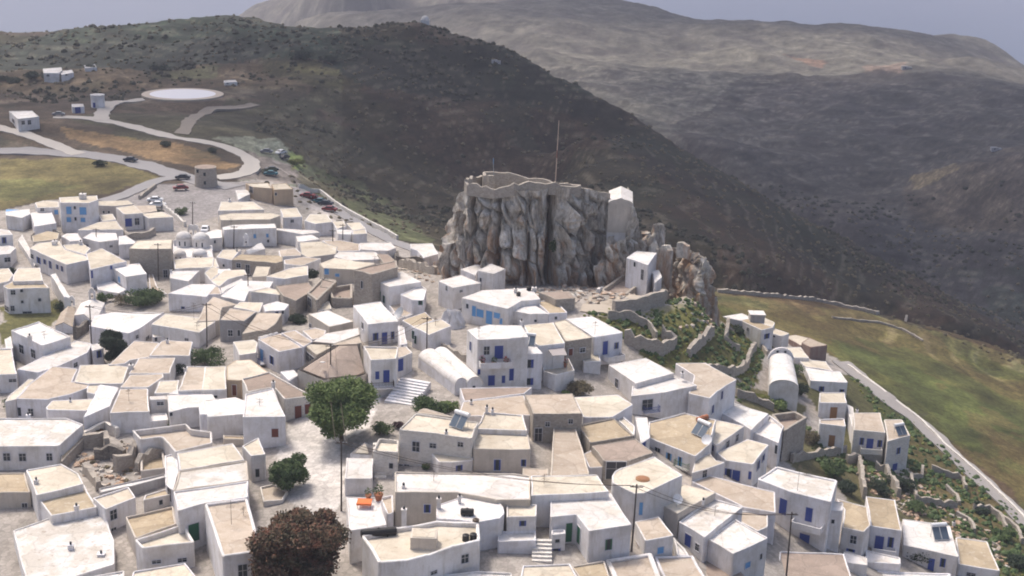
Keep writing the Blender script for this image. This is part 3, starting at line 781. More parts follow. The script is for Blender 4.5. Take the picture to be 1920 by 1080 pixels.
def bush(P, rad, key, label, n=500, ls=.13, flat=.75, lobes=4, group=None, name='bush', cat='bush'):
    o = empty(name, P); tag(o, label, cat, group); b = MB(); s_ = MB()
    for k in range(lobes):
        a = random.uniform(0, 6.3); q = rad * random.uniform(0, .6); c = Vector((q * math.cos(a), q * math.sin(a), rad * flat * random.uniform(.35, .7)))
        leaves(b, c, rad * random.uniform(.34, .62), int(n * 1.5) // lobes, ls * 1.25, flat); s_.tube((c.x * .3, c.y * .3, -.2), c, .05, .02, 5)
    s_.build('stem', BARK, o); b.build('foliage', LEAFM[key], o); return o
def car(P, yaw, key, label, paint):
    o = empty('parked_car', P); tag(o, label, 'car', 'cars on the roads and parking places'); o.rotation_euler.z = yaw
    b = MB()
    prof = [(-2.05, .35), (-2.1, .75), (-1.95, .92), (-1.25, .98), (-.7, 1.42), (.65, 1.45), (1.35, 1.02), (2.0, .85), (2.1, .6), (2.05, .35)]
    ys = [-.82, .82]; 
    def col(y, ins): return [(x, y * (1 - (ins if z > 1.0 else 0)), z) for x, z in prof]
    L_ = col(-.82, .14); R_ = col(.82, .14); n = len(prof)
    b.poly(L_, False); b.poly(R_, True)
    for i in range(n): j = (i + 1) % n; b.poly([L_[j], L_[i], R_[i], R_[j]])
    b.build('body', paint, o)
    g_ = MB()
    for s_ in (-1, 1):
        q = [(-1.15, .82 * s_ * .995 + .005 * s_, 1.0), (-.65, .72 * s_, 1.37), (.6, .72 * s_, 1.39), (1.2, .80 * s_ + .02 * s_, 1.04)]
        g_.poly(q, s_ > 0)
    for (x0, z0, x1, z1) in ((-1.23, 1.02, -.76, 1.39), (1.31, 1.06, .71, 1.42)):
        nx = .03 if x0 > 0 else -.03
        g_.poly([(x0 + nx, -.62, z0), (x0 + nx, .62, z0), (x1 + nx, .58, z1), (x1 + nx, -.58, z1)])
    g_.build('window_glass', GLASS, o)
    for x in (-1.3, 1.3):
        for y in (-.8, .8):
            w_ = MB(); w_.tube((x, y - .1, .32), (x, y + .1, .32), .32, n=14); wo_ = w_.build('wheel', BLACKP, o)
            w_ = MB(); w_.tube((x, y + (.1 if y > 0 else -.1), .32), (x, y + (.12 if y > 0 else -.12), .32), .17, n=10); w_.build('rim', STEEL, wo_)
def drywall(line, h, label, t=.45, m=None, name='dry_stone_wall', step=.9, jag=.32, group='dry stone walls', zo=0, cat='stone wall'):
    Q = [ground(*p) for p in pts(line)]; return wallpts(Q, h, label, t, m, name, step, jag, group, cat=cat)
def wallpts(Q, h, label, t=.45, m=None, name='dry_stone_wall', step=1.2, jag=.18, group='dry stone walls', flat=False, cat='stone wall'):
    S_ = []
    for i in range(len(Q) - 1):
        L = (Q[i + 1] - Q[i]).length; k = max(1, int(L / step))
        for j in range(k): S_.append(Q[i].lerp(Q[i + 1], j / k))
    S_.append(Q[-1]); b = MB(); n = len(S_); rows = []
    for i, p in enumerate(S_):
        d = (S_[min(i + 1, n - 1)] - S_[max(i - 1, 0)]); nn = Vector((-d.y, d.x, 0)).normalized() * t / 2
        nn *= random.uniform(.85, 1.2); g_ = G(p.x, p.y) if not flat else p.z; hh = h * random.uniform(1 - jag, 1 + jag * .6)
        p = Vector((p.x + random.uniform(-.08, .08), p.y + random.uniform(-.08, .08), 0))
        rows.append([(p.x - nn.x * 1.3, p.y - nn.y * 1.3, g_ - .6), (p.x - nn.x, p.y - nn.y, g_ + hh), (p.x + nn.x, p.y + nn.y, g_ + hh), (p.x + nn.x * 1.3, p.y + nn.y * 1.3, g_ - .6)])
    for i in range(n - 1):
        a, c = rows[i], rows[i + 1]
        for k in range(3): b.poly([a[k], c[k], c[k + 1], a[k + 1]], True)
    b.poly(rows[0]); b.poly(rows[-1], True)
    return one(name, b, m or WALL['k'], label, cat, (S_[0].x, S_[0].y, rows[0][0][2]), group)
def road(line, wid, m, name='road', off=.12):
    Q = [ground(*p) for p in pts(line)]; S_ = []
    for i in range(len(Q) - 1):        # Catmull-Rom
        p0, p1, p2, p3 = Q[max(i - 1, 0)], Q[i], Q[i + 1], Q[min(i + 2, len(Q) - 1)]; k = max(2, int((p2 - p1).length / 1.5))
        for j in range(k):
            t = j / k; S_.append(.5 * ((2 * p1) + (p2 - p0) * t + (2 * p0 - 5 * p1 + 4 * p2 - p3) * t * t + (3 * p1 - p0 - 3 * p2 + p3) * t ** 3))
    S_.append(Q[-1]); b = MB(); n = len(S_); W = 5; rows = []
    for i, p in enumerate(S_):
        d = (S_[min(i + 1, n - 1)] - S_[max(i - 1, 0)]); nn = Vector((-d.y, d.x, 0)).normalized()
        row = []; wv = wid * (1 + .10 * math.sin(i * .7) + .06 * math.sin(i * 1.9))
        cz_ = max(G(p.x + nn.x * wv * s_ / 2, p.y + nn.y * wv * s_ / 2) for s_ in (-1, 0, 1))
        for k in range(W + 1):
            s_ = k / W - .5; x, y = p.x + nn.x * wv * s_, p.y + nn.y * wv * s_; row.append((x, y, max(G(x, y), cz_ - .5) + off))
        row = [(row[0][0], row[0][1], row[0][2] - .8)] + row + [(row[-1][0], row[-1][1], row[-1][2] - .8)]
        rows.append(row)
    for i in range(n - 1):
        for k in range(W + 2): b.poly([rows[i][k], rows[i + 1][k], rows[i + 1][k + 1], rows[i][k + 1]], True)
    o = b.build(name, m); o['kind'] = 'structure'; return o

# ================================================================ the houses, crop by crop of the photograph
S(0, 720, 3)
hA1 = H('white house with flaking roof and three small windows at the left edge', '-60,190 380,190 470,224 330,346 -60,350', 130, 's', 'w', '38,410,38,42,d 127,412,38,42,d 278,410,32,40,d', ch='160,192,.5,.25')
hA1b = H('cream stone shed wall joined to the flaking house at the left edge', '380,196 470,228 478,300 345,440 330,352', 60, 't', 'k', name='stone_shed', cat='shed')
H('low tan house half cut by the left edge', '-60,498 140,496 172,606 -60,612', 90, 't', 'c', '140,700,30,60,D')
H('cream roofed upper part of the house stepped beside the low tan house', '145,480 345,445 440,500 470,562 205,625', 150, 'c', 'w', ch='205,560,.5,.25')
hA3 = H('house with deep ochre tan roof above the big flaking roof', '202,628 472,563 546,690 290,742', 120, 't', 'w', ch='432,715,.7,.25')
hA4 = H('big house with badly flaking white roof in the bottom left corner', '72,822 300,745 578,690 642,880 645,1010 400,1085 150,1130', 80, 's', 'w', ch='400,930,.6,.3 570,965,.25,.4', par=.12)
H('grey white house with one teal window and a narrow tan roof', '520,640 722,576 765,636 590,704', 130, 'c', 'w', '638,735,38,55,d 640,828,28,40,d')
H('small white house behind the ochre roof with a dish on its wall', '805,655 815,622 962,578 975,615', 70, 't', 'w', '905,665,20,26,d')
H('house with sandy roof and a dark rim behind the tilted parapet house', '705,745 975,685 992,785 760,868', 110, 't', 'c', par=.35)
H('white house whose tilted parapet rises behind a cream floor, near bottom left', '755,872 1040,782 1095,890 802,922', 150, 'c', 'w', '880,1000,50,16,d 1025,990,50,22,d', par=.7, pw=.3)
H('white house with cream roof cut by the bottom edge, left of the pink roof', '748,1052 1040,1002 1112,1090 1112,1250 700,1250', 80, 'c', 'w')
H('flat white roof cut by the bottom edge under the flaking roof', '395,1092 700,1048 700,1250 380,1250', 60, 'w', 'w')
hA10 = H('tall house with long pinkish roof beside the reddish tree', '1150,672 1392,640 1475,935 1250,968', 250, 'p', 'w', '1365,1050,50,70,w', par=.3, pw=.35)
hA11 = H('white roofed house with a tall green door above the pink roof', '975,602 1398,542 1395,638 1148,668 1000,712', 230, 'w', 'w', '1090,835,60,100,G')
H('house with blotched cream and white roof left of the small tree', '1008,488 1390,430 1400,540 975,600', 210, 's', 'c', '960,560,20,60,D', par=.15)
H('cream domed roof house with white ribs, above the blotched roof', '995,385 1310,330 1376,427 1010,484', 190, 'c', 'w', par=.12)
H('walled terrace of pinkish earth with high white parapet and curved corner', '742,258 1050,222 1082,255 1192,265 1195,330 985,382 912,295 790,310', 130, 'p', 'w', par=.9, pw=.3, name='walled_terrace', cat='terrace')
H('sunken ochre yard room beside the curved terrace', '790,314 908,298 935,470 790,488', 60, 't', 'c', par=.8, pw=.3, name='walled_yard', cat='yard')
H('white wall house with grey terrace joining the curved terrace', '925,400 990,388 1008,484 975,598 930,560', 100, 'w', 'w', '950,535,20,70,D')
H('small white canopy slab above the curved terrace', '815,172 935,160 948,200 822,210', 50, 'w', 'w', name='roofed_cistern', cat='shed')
H('low white garden building with tan top near the ruins', '555,585 722,548 928,502 935,520 730,575 565,612', 60, 'w', 'g', name='garden_building', cat='wall')
H('long low earth roofed shed left of the red windowed house', '1255,285 1440,290 1440,312 1255,306', 40, 't', 'c', name='low_shed', cat='shed')

S(480, 720, 3)
hB1 = H('bright white house with one red shuttered window by the plaza', '-60,55 96,20 168,182 -75,186', 165, 'w', 'w', '107,275,38,48,R', ch='98,22,.9,.25')
hB2 = H('cream stone house with brown doors facing the plaza', '-80,-30 75,-70 316,63 160,84 100,15 -50,42', 125, 'b', 'm', '237,165,38,85,R 290,140,32,55,R')
H('white house with one dark window and scalloped front left of the small tree', '-80,345 14,296 55,395 -28,402', 150, 'c', 'w', '8,500,22,45,d')
hB4 = H('large cream stone house with solar heater above the stair', '802,254 895,164 1252,212 1216,302', 180, 'c', 'm', '900,352,40,55,w 995,347,36,25,d 1150,340,30,25,d 760,460,22,30,d 848,468,28,30,d', ch='1070,285,.4,.2')
H('triangular pinkish roof behind the large cream stone house', '922,142 950,135 1130,190 900,160', 170, 'p', 'c', par=.05)
H('small stone terrace with pale parapet beside the outdoor stair', '656,374 690,306 802,314 798,384', 130, 'c', 'm', '760,460,22,30,d', par=.5, name='stone_terrace', cat='terrace')
H('small yellowish peaked roof left of the stone terrace', '530,392 612,328 655,350 652,400', 80, 'c', 'w', hip=.9)
H('pale pink roofed house with a lavender front above the orange table', '508,412 662,415 655,530 498,530', 90, 'w', 'w', par=.1)
hB7 = H('white roof terrace with an orange table between plaza and tanks', '508,632 700,640 708,700 735,790 525,824', 170, 'w', 'w', par=.12)
hB8 = H('long flat house with pinkish white roof across the middle foreground', '780,492 1440,500 1545,515 1545,650 1350,650 1140,610 782,608', 170, 'w', 'c', '963,700,38,45,b', ch='830,585,.3,.2 1145,655,.5,.2')
hB9 = H('upper cream roof with two chimneys behind the blue windowed cream house', '1262,208 1282,156 1502,172 1528,262 1228,250', 130, 'c', 'w', ch='1298,168,1.0,.2 1330,172,.7,.2')
H('cream house with two small blue windows under a flat cream roof', '1228,256 1530,264 1545,368 1222,364', 120, 'c', 'c', '1357,455,38,60,b 1505,443,28,38,b', ch='1215,292,.5,.2')
H('low white house with domed cream roof and one blue window', '975,375 1010,360 1080,350 1216,372 1220,425 1120,438 1025,436', 70, 'c', 'w', '1122,475,38,32,b', par=.05)
hB11 = H('dazzling white vaulted house with rounded right end behind the black tanks', '1015,680 1185,625 1340,630 1392,690 1398,725 1370,755 1255,776 1015,752', 160, 'w', 'w', par=.1, ch='1028,700,1.3,.25')
hB12 = H('big white foreground house with curved parapet and black tanks on its cream roof', '592,850 800,802 1015,766 1255,776 1262,880 1110,912 960,965 830,995 690,1003', 200, 'c', 'w', '1175,982,40,48,d 1000,1060,34,16,d', par=.55, pw=.4, ch='832,800,2.2,.28')
H('white roof cut by the bottom edge left of centre', '935,1080 1240,1050 1440,1062 1440,1240 900,1240', 60, 'w', 'w')

S(960, 720, 3)
hC1 = H('dark stone house under a smooth beige roof', '72,58 340,52 398,166 120,166', 170, 'p', 'k', '200,226,24,24,d 148,285,40,72,D 330,210,24,24,d', par=.08)
H('white house with bright cream roof next to the smooth beige roof', '344,72 592,58 682,115 562,186 402,184', 120, 'c', 'w', par=.08)
H('long narrow brown roofed house in the middle of the foreground', '232,238 358,240 398,365 437,505 215,520', 110, 'p', 'c', par=.1)
H('tan roofed house stepped above the dark passage', '365,232 575,190 686,290 440,328', 120, 't', 'k')
H('small cream roofed white annex by the blue balcony', '580,188 625,182 692,236 690,290 640,240', 110, 'c', 'w', '695,265,12,40,d')
H('brown earth roofed stone house over a dark open passage', '445,345 692,305 797,385 655,432 515,432', 150, 'b', 'k', '585,480,110,96,D', par=.1)
hC4 = H('round cornered house with smooth cream roof and a brown hatch', '562,515 580,488 620,468 662,455 800,406 962,512 745,612 692,615 565,555', 200, 'c', 'w', '735,700,20,70,C', par=.1)
hC5 = H('cream roofed house with teal windows right of the round cornered house', '770,642 965,560 1150,608 935,728', 140, 'c', 'c', '780,718,30,40,C 838,755,26,40,d', par=.1, ch='1075,672,.4,.15')
H('wide pinkish brown roof behind the twin flaking roofs', '1010,548 1110,512 1480,606 1485,722 1300,690', 120, 'p', 'w', '1098,492,22,40,d', par=.1)
hC7 = H('white house with flaking roof and tall blue door in the right foreground', '938,772 1120,640 1302,688 1084,862', 150, 's', 'w', '990,880,36,70,B 1042,918,22,40,d')
hC7b = H('white house with flaking roof and low teal window beside the tall blue door', '1094,864 1255,758 1442,865 1246,955', 170, 's', 'w', '1325,1018,28,30,c 1400,970,12,30,d')
H('small pinkish roof with a dark window behind the flaking roofs', '1272,712 1440,724 1440,800 1382,828 1262,758', 120, 'p', 'w', '1292,765,42,30,d', par=.15)
H('small stone coloured roofed hut beside the leaning pole', '690,772 826,742 912,850 748,882', 110, 'p', 'w', '835,935,35,36,c 705,915,15,40,R', par=.08)
hC9 = H('cream roofed back half of the green doored white house', '105,515 480,508 548,605 108,628', 190, 'c', 'w', par=.1)
hC9b = H('white house with green doors in a recess and one green window', '215,640 556,612 675,792 435,826 362,732 215,746', 170, 'w', 'w', '320,835,35,105,G 375,850,18,100,G 543,902,38,60,g', par=.1)
H('tiny white shed in front of the green doors', '222,820 298,815 302,842 222,848', 90, 'w', 'w', '255,882,24,14,d 245,935,50,16,b', name='small_shed', cat='shed')
H('small house with cream roof, blue door and blue window beside the stair alley', '-30,672 140,675 138,742 -30,748', 150, 'c', 'w', '60,783,38,30,b')
H('white terrace with blue rimmed parapet beside the stair alley', '-80,828 134,822 136,880 -80,885', 70, 'w', 'w', '70,995,35,25,d', par=.3, name='white_terrace', cat='terrace')
H('narrow roof at the top of the stair alley with a tall blue door', '60,470 205,475 205,512 140,660 100,655 105,520 60,510', 110, 'p', 'c', '165,720,40,100,B', par=.08)
hCa = H('cream roof cut by the bottom edge right of the stair alley', '60,1018 325,1008 405,1130 40,1130', 50, 'c', 'w')
H('sandy roof cut by the bottom edge left of the white ribbed roofs', '332,1022 520,992 568,1130 410,1130', 50, 't', 'c')
hCc = H('pinkish roof with thick white parapet at the bottom edge', '525,985 785,945 862,1130 585,1130', 60, 'p', 'w', pw=.6, par=.3)
H('pinkish roof with white rim at the bottom edge right of the thick parapet', '800,968 1020,962 1118,1130 872,1130', 60, 'p', 'w', pw=.35)
H('dark brown low roof with ragged edge at the bottom edge', '1050,1000 1225,972 1310,1080 1320,1150 1130,1150', 40, 'b', 'k', par=.06)
hC14 = H('house with big sandy roof cluttered with heater and dishes', '770,212 972,160 1150,200 1112,340 1030,405 765,300', 110, 't', 'w', '818,388,30,60,d 882,420,32,65,C 945,440,22,60,C', par=.2)
H('narrow cream roof with small windows right of the cluttered roof', '1120,192 1310,236 1150,346 1088,300', 120, 'c', 'w', '1130,360,15,35,b 1213,338,15,35,d 1266,302,14,35,d', par=.08)
hC15 = H('white house with cream roof and a row of blue doors facing the camera', '1150,382 1325,308 1446,340 1356,452 1200,426', 120, 'c', 'w', '1150,490,30,45,w 1205,500,40,52,b 1260,515,45,60,B 1385,455,14,40,b 1413,415,12,30,b 1345,515,12,45,b', par=.08)
hC16 = H('white roofed house with one tall narrow blue window', '1175,156 1246,105 1445,165 1346,258', 130, 'w', 'w', '1408,275,15,75,b', par=.12)
H('white house with high back parapet left of the stone ruin', '1345,262 1450,170 1530,235 1500,330', 160, 'w', 'w', '1490,370,14,50,d', par=.5)

S(1440, 720, 3)
hD7 = H('narrow tower house with varnished upper door and terrace', '290,47 432,46 445,105 288,103', 100, 'c', 'w', '368,165,40,70,Y', z=None, par=.1)
H('lower front of the tower house with reddish terrace and brown door', '288,196 430,192 438,238 290,222', 145, 'p', 'w', '358,320,35,65,Y', par=.25, name='terrace_block', cat='terrace')
H('long curved white flank house behind the tower house', '442,110 480,130 495,260 470,230', 90, 'w', 'w', par=.1)
hD1 = H('house with beige roof and three blue openings by the curving road', '480,160 632,160 662,272 482,257', 155, 'p', 'm', '527,322,24,40,b 573,335,38,56,B 628,335,28,40,b', par=.08, ch='500,158,.4,.2')
hD2 = H('narrow whitewashed stone house with arched blue door by the road', '652,198 755,198 802,290 672,322', 180, 'p', 'm', '733,375,20,35,b 712,470,26,46,B', par=.1)
hD3 = H('roofless stone ruin with a window hole between white houses', '18,168 152,150 222,185 92,265', 190, 'b', 'k', '75,400,20,50,D', par=1.2, pw=.5, name='stone_ruin', cat='ruin')
hD4 = H('large white house with stained cream roof and deep blue doors', '45,462 392,540 356,662 120,602 -60,532', 240, 's', 'w', '85,690,42,90,B 230,735,40,80,B 28,830,22,80,B 205,873,58,60,B', par=.25, pw=.35)
H('white box annex with one tiny window beside the deep blue doors', '330,655 425,665 420,712 320,705', 230, 'w', 'w', '365,773,14,22,d', par=.06)
H('tan roofed white house with a small grey window right of the box annex', '385,645 560,690 578,790 540,832 415,806 430,705', 150, 't', 'w', '480,875,35,45,w 465,935,50,16,b', par=.1)
hD6 = H('tan roofed house with teal glazed balcony door and blue window', '550,630 716,650 754,825 577,796', 150, 't', 'w', '625,895,50,80,B 690,890,34,58,b', par=.1)
hD8 = H('white house with wide white roof, solar heater and blue door at lower right', '757,757 1025,795 1074,972 762,906', 110, 'w', 'w', '918,1015,36,70,B 983,1005,32,50,b', par=.1, ch='1045,790,.3,.2')
H('last house at lower right, tan roofed, before the dark scrub', '1055,860 1235,885 1306,1050 1072,1012', 100, 't', 'w', '1142,1072,50,20,d', par=.12)
H('wide brown roof at the bottom edge below the deep blue doors', '66,940 428,952 472,1090 40,1090', 60, 'b', 'w', par=.15)
H('white rimmed roofs cut by the bottom edge at lower right', '540,1046 1030,1062 1030,1180 540,1180', 40, 'w', 'w', par=.2, pw=.4)
H('low white terrace wall under the box annex', '425,940 560,975 560,1020 425,1000', 60, 'w', 'w', par=.1, name='white_terrace', cat='terrace')
H('grey white lower terrace under the teal glazed balcony door', '548,930 745,975 748,1012 552,1000', 60, 'w', 'w', par=.2, name='white_terrace', cat='terrace')

MINH[0] = 3.3
S(0, 480, 3.6)
hE1 = H('tall white house with clean white roof at the left, two narrow windows', '72,500 265,440 478,545 287,602', 190, 'w', 'w', '145,628,28,55,d 225,660,28,55,d', ch='205,600,1.6,.3')
hE2 = H('low white house with long curving roof in front of the tall white house', '112,763 300,672 515,568 622,592 590,652 420,730 258,784', 60, 'w', 'w', '510,735,26,30,d', par=.08)
H('low cream roofed house cut by the left edge below the tall white house', '-60,625 80,622 115,795 -60,802', 60, 'c', 'w', '85,840,50,20,d')
hE5 = H('long white roofed building stretching right of the small white chapels', '600,470 640,400 760,378 1110,378 1030,425 940,490 870,520', 80, 'w', 'w', '995,555,24,28,d 925,545,18,24,d', par=.06)
hE6 = H('wide cream roofed house behind the two slim poles at the left', '1018,458 1116,388 1440,428 1455,440 1345,515', 90, 'c', 'w', '1260,564,24,12,d', par=.06)
H('small white lintel porch in front of the wide cream roof', '1028,522 1128,512 1130,540 1030,545', 60, 'c', 'w', '1053,562,16,26,d', par=.05, name='porch', cat='porch')
H('pinkish roof wedge left of the rounded dark wall', '730,735 905,570 1075,585 1010,680 880,700 850,722', 80, 'p', 'w', par=.06)
H('broad pinkish roof in front of the wide cream roofed house', '1085,575 1115,566 1302,576 1282,672 1005,672', 80, 'p', 'w', par=.06, ch='1130,590,.6,.2')
hE9 = H('pinkish roof between the rounded dark wall and the small chimney', '935,688 1185,684 1146,790 868,792', 90, 'p', 'w', par=.06, ch='885,760,.6,.35')
hE11 = H('cream roof with orange stains left of the round green tree', '1262,742 1450,745 1442,905 1200,910', 60, 'p', 'w', par=.12, ch='1250,775,.4,.2')
hE12 = H('large house with bowed pinkish roof and two dark windows at the left', '108,962 190,870 350,742 525,760 485,846 605,868 585,892 480,930 330,965', 120, 'p', 'w', '97,1050,22,55,d 208,1055,34,48,d', par=.06)
H('cream roofed house above the white stepped passage', '540,735 730,728 868,746 830,858 600,862 500,846', 90, 'c', 'w', '632,945,20,24,d', par=.06)
H('narrow cream roof with grey end wall below the pinkish roofs', '878,800 1100,793 1105,815 1000,885 808,886', 70, 'p', 'w', par=.06)
H('steep bright white roof running down to the passage', '672,864 802,886 740,1015 560,1090', 80, 'w', 'w', par=.05)
hE17 = H('pinkish cream roof beside the bright white sloping roof', '808,896 1000,892 1010,1048 740,1060', 90, 'p', 'w', par=.06)
H('white box house with one wide dark window near the ruins', '1010,945 1120,940 1132,968 1010,970', 90, 'w', 'w', '1082,995,45,22,d', par=.05)
H('small cream roof left of the orange stained roof', '1075,842 1210,836 1198,922 1040,926', 70, 'c', 'w', par=.08)
H('broad white roof above the dark leaved shrub', '1125,936 1435,930 1482,1010 1280,1020 1140,1052', 70, 'w', 'w', '1142,1020,14,24,d', par=.06)
H('small cream roof in front of the bowed pinkish roof', '308,1022 350,975 636,962 590,1042 320,1038', 80, 'c', 'w', par=.05, ch='475,985,.3,.15')
H('pale strip roof at the left of the bowed pinkish roof', '30,985 110,965 190,872 235,832 190,830 60,940', 70, 'c', 'w', par=.05)
H('cream roof against the brown doored stone house', '1340,1010 1445,985 1520,1000 1500,1060 1350,1070', 90, 'w', 'w', par=.05)

S(400, 480, 3.6)
H('tan roofed house with dark stone end wall below the bushes', '190,525 300,380 465,385 420,458 368,495', 70, 'p', 'k', par=.06)
H('white roofed cottage with a peach coloured end wall', '640,392 775,363 948,440 782,476', 90, 'w', 'c', '655,470,14,24,d', par=.06)
hF3 = H('tall white house with three blue shuttered openings upstairs', '942,332 1128,306 1252,438 1045,462', 160, 'w', 'w', '1095,545,36,50,b 1155,555,36,78,B 1210,535,24,50,b 1007,470,12,45,d', par=.06)
hF3b = H('lower wing with terrace roof and blue door above the curved base', '1012,604 1248,612 1242,660 1234,692 1062,702', 240, 'c', 'w', '1107,805,26,52,b 1168,812,42,84,B', par=.3)
H('narrow white house with a blue door between the tall house and the vaulted church', '1240,612 1300,606 1345,650 1290,676 1235,690', 130, 'p', 'w', '1263,735,36,82,B', par=.1)
H('cream white vaulted roof in front of the tall white house', '665,576 755,520 985,480 992,530 812,592', 110, 'w', 'k', par=.05)
hF5 = H('white house with blue balcony and brown roof panels', '298,560 452,520 604,616 440,646', 150, 'p', 'w', '328,670,20,80,C 395,703,26,55,b', par=.08)
H('brown pink roof panel behind the blue balcony house', '455,518 552,498 672,575 610,612', 150, 'p', 'w', par=.06)
H('cream roof over a dark opening right of the blue balcony house', '606,592 780,596 818,602 696,668', 90, 'c', 'k', '650,690,70,56,D', par=.05)
hF7 = H('big house with shallow brown earth roof rising to a blunt peak', '570,768 620,730 830,600 990,592 1012,640 1050,785 990,812 740,836', 110, 'b', 'c', hip=2.2)
H('small cream roof left of the blue balcony', '132,576 275,562 300,582 292,652 175,668', 70, 'c', 'w', par=.08)
H('cream roof with peach end wall and brown door', '90,745 150,702 256,697 372,782 185,838 88,832', 120, 'c', 'o', '142,905,28,70,R', par=.06)
H('wide cream roof left of the peach walled house', '-60,747 86,742 90,898 -80,905', 80, 'c', 'w', '15,950,24,14,d', par=.06)
H('white roof sloping down to the plaza houses', '-60,975 150,950 250,992 240,1062 -40,1085', 80, 'w', 'w', par=.05)
H('low white annex in front of the blue balcony house', '450,780 545,766 573,802 510,842', 50, 'w', 'w', par=.04)
H('grey shuttered house with tan roof left of the dark end wall', '40,432 112,350 292,375 212,436', 140, 'p', 'g', '115,520,30,40,w 172,520,14,40,d', par=.06)
H('pinkish tan roof behind the two slim poles', '-110,440 -60,330 0,272 165,325 60,345 40,432', 80, 'p', 'c', par=.05)
H('cream roof wedge behind the grey shuttered house', '130,345 180,308 338,312 312,378', 60, 'c', 'w', par=.05)
H('white lavender house with a blue window above the green bushes', '45,270 190,165 405,170 380,215 240,238 210,305', 90, 'w', 'w', '305,288,20,36,b', par=.06)
H('white roofed hut with a blue door beside the stone ruin', '252,238 370,212 500,240 440,262', 100, 'c', 'w', '428,352,24,38,B 475,330,14,24,d', par=.06)
hF27 = H('rough stone house with rubble roof in the ruined quarter', '420,200 640,175 690,225 560,300 470,268', 90, 'b', 'k', par=.1)
hF28 = H('ruined stone house with a tall dark doorway', '630,245 730,145 835,170 700,300', 110, 'b', 'k', '650,310,22,55,D 742,340,14,22,d', par=.4, pw=.5, cat='ruin')
H('roofless yard of tan rubble behind the slim brown pole', '770,215 942,185 940,285 800,280', 60, 'b', 'k', par=.9, pw=.5, cat='ruin', name='stone_ruin')

S(400, 320, 3.6)
H('orange tan building with a dark door at the back of the town', '215,85 370,80 400,118 272,110', 90, 'c', 'o', '256,128,22,40,D', par=.15)
H('beige building at the far back edge of the town', '392,90 490,84 540,124 408,128', 110, 'c', 'o', '422,158,12,18,d', par=.12)
H('tiny white roof slab in front of the orange tan building', '150,130 230,128 248,156 165,198', 40, 'w', 'w', par=.05, name='small_shed', cat='shed')
H('flat cream roof behind the long white building', '50,208 270,208 345,262 30,270', 50, 'c', 'w', par=.08, ch='110,212,.6,.3')
H('beige roof with pale wall in the back row', '36,300 120,285 385,283 455,300 385,328 50,332', 60, 'c', 'c', par=.1)
H('square white house with one dark window below the parked red cars', '450,258 565,248 600,310 470,316', 75, 'c', 'w', '532,340,22,20,d', par=.06)
hJ5 = H('long lavender white building with pairs of small teal windows', '58,382 130,365 415,356 426,386 70,398', 120, 'w', 'w', '280,442,18,28,c 365,438,16,24,c 370,475,12,18,d', par=.06)
H('white building with rounded gable end in the back row', '425,388 690,402 720,416 600,428 430,400', 80, 'w', 'w', par=.05)
H('small white roof below the rounded gable building', '555,442 665,432 720,462 572,480', 50, 'w', 'w', par=.05)
H('beige roof below the parked cars', '615,336 650,292 770,292 806,345 690,358', 50, 'c', 'w', par=.06)
H('small cream roof left of the slim pole by the road', '802,342 880,338 902,372 830,392', 40, 'c', 'w', par=.05)
H('cream roof beside the retaining wall of the road', '896,352 990,346 1030,390 940,402', 35, 'c', 'w', par=.05)
H('lowest cream roof at the bend of the retaining wall', '938,404 1030,394 1038,424 940,430', 30, 'c', 'w', par=.05)
H('white roof with low rim near the rock side of the town', '985,486 1195,480 1235,520 1180,540 990,532', 60, 'w', 'w', par=.1)
H('white roof meeting the foot of the rock', '1330,492 1480,490 1520,560 1420,590 1380,540 1330,520', 50, 'w', 'w', par=.05)
H('white roof with rounded shoulder behind the ruined garden', '812,576 850,545 1095,548 1150,590 1085,600 905,605', 60, 'w', 'w', par=.05)
H('pale pink roof beside the dark garden', '735,472 860,468 985,492 990,540 850,545 800,520', 50, 'p', 'w', '960,530,60,10,b', par=.05)
H('grey walled house with broad beige roof behind the slim poles', '580,482 720,476 840,512 830,562 632,585 590,560', 70, 'c', 'g', par=.06)
H('small pinkish roof in the back of the old quarter', '440,536 555,522 612,570 450,578', 45, 'p', 'w', par=.05)
H('dark stone house with two black doorways in the old quarter', '122,598 180,562 468,570 470,612 420,622', 80, 't', 'k', '170,640,28,30,d 232,665,26,60,D', par=.1)
H('cream roofed house curving in the old quarter', '355,712 520,656 640,640 640,702 480,730', 50, 'c', 'w', par=.05)
H('pinkish cream roof behind the curving cream roof', '475,602 600,580 728,592 600,640 482,628', 40, 'p', 'w', par=.05)
H('tan walled house with two blue squares for shutters', '715,625 820,586 965,610 1100,622 965,668 745,656', 85, 'c', 'c', '765,678,30,38,c 837,705,28,20,c', par=.06)
hJ23 = H('tall rubble stone house with one slit window', '945,666 1050,640 1238,602 1245,650 1070,700', 230, 'b', 'k', '1003,770,12,50,d', par=.2, pw=.4)
hJ24 = H('white house with three green shuttered windows below the rock', '1070,720 1275,679 1407,750 1185,783', 150, 'w', 'w', '1090,825,16,45,g 1122,850,20,80,G 1152,868,16,50,g', par=.08)
H('stepped white annex right of the green shuttered house', '1262,832 1400,772 1440,800 1422,872 1340,872', 70, 'w', 'w', '1398,890,28,28,g', par=.2)
H('white stepped terrace in front of the annex', '1255,818 1330,860 1330,900 1240,850', 40, 'w', 'w', par=.12, name='white_terrace', cat='terrace')
H('lavender white roof left of the old quarter', '50,790 190,728 205,745 90,800 60,830', 60, 'w', 'w', par=.05)
H('cream roof with a green tarpaulin', '-20,742 70,672 210,665 228,700 100,732 40,782', 50, 'c', 'w', par=.05)

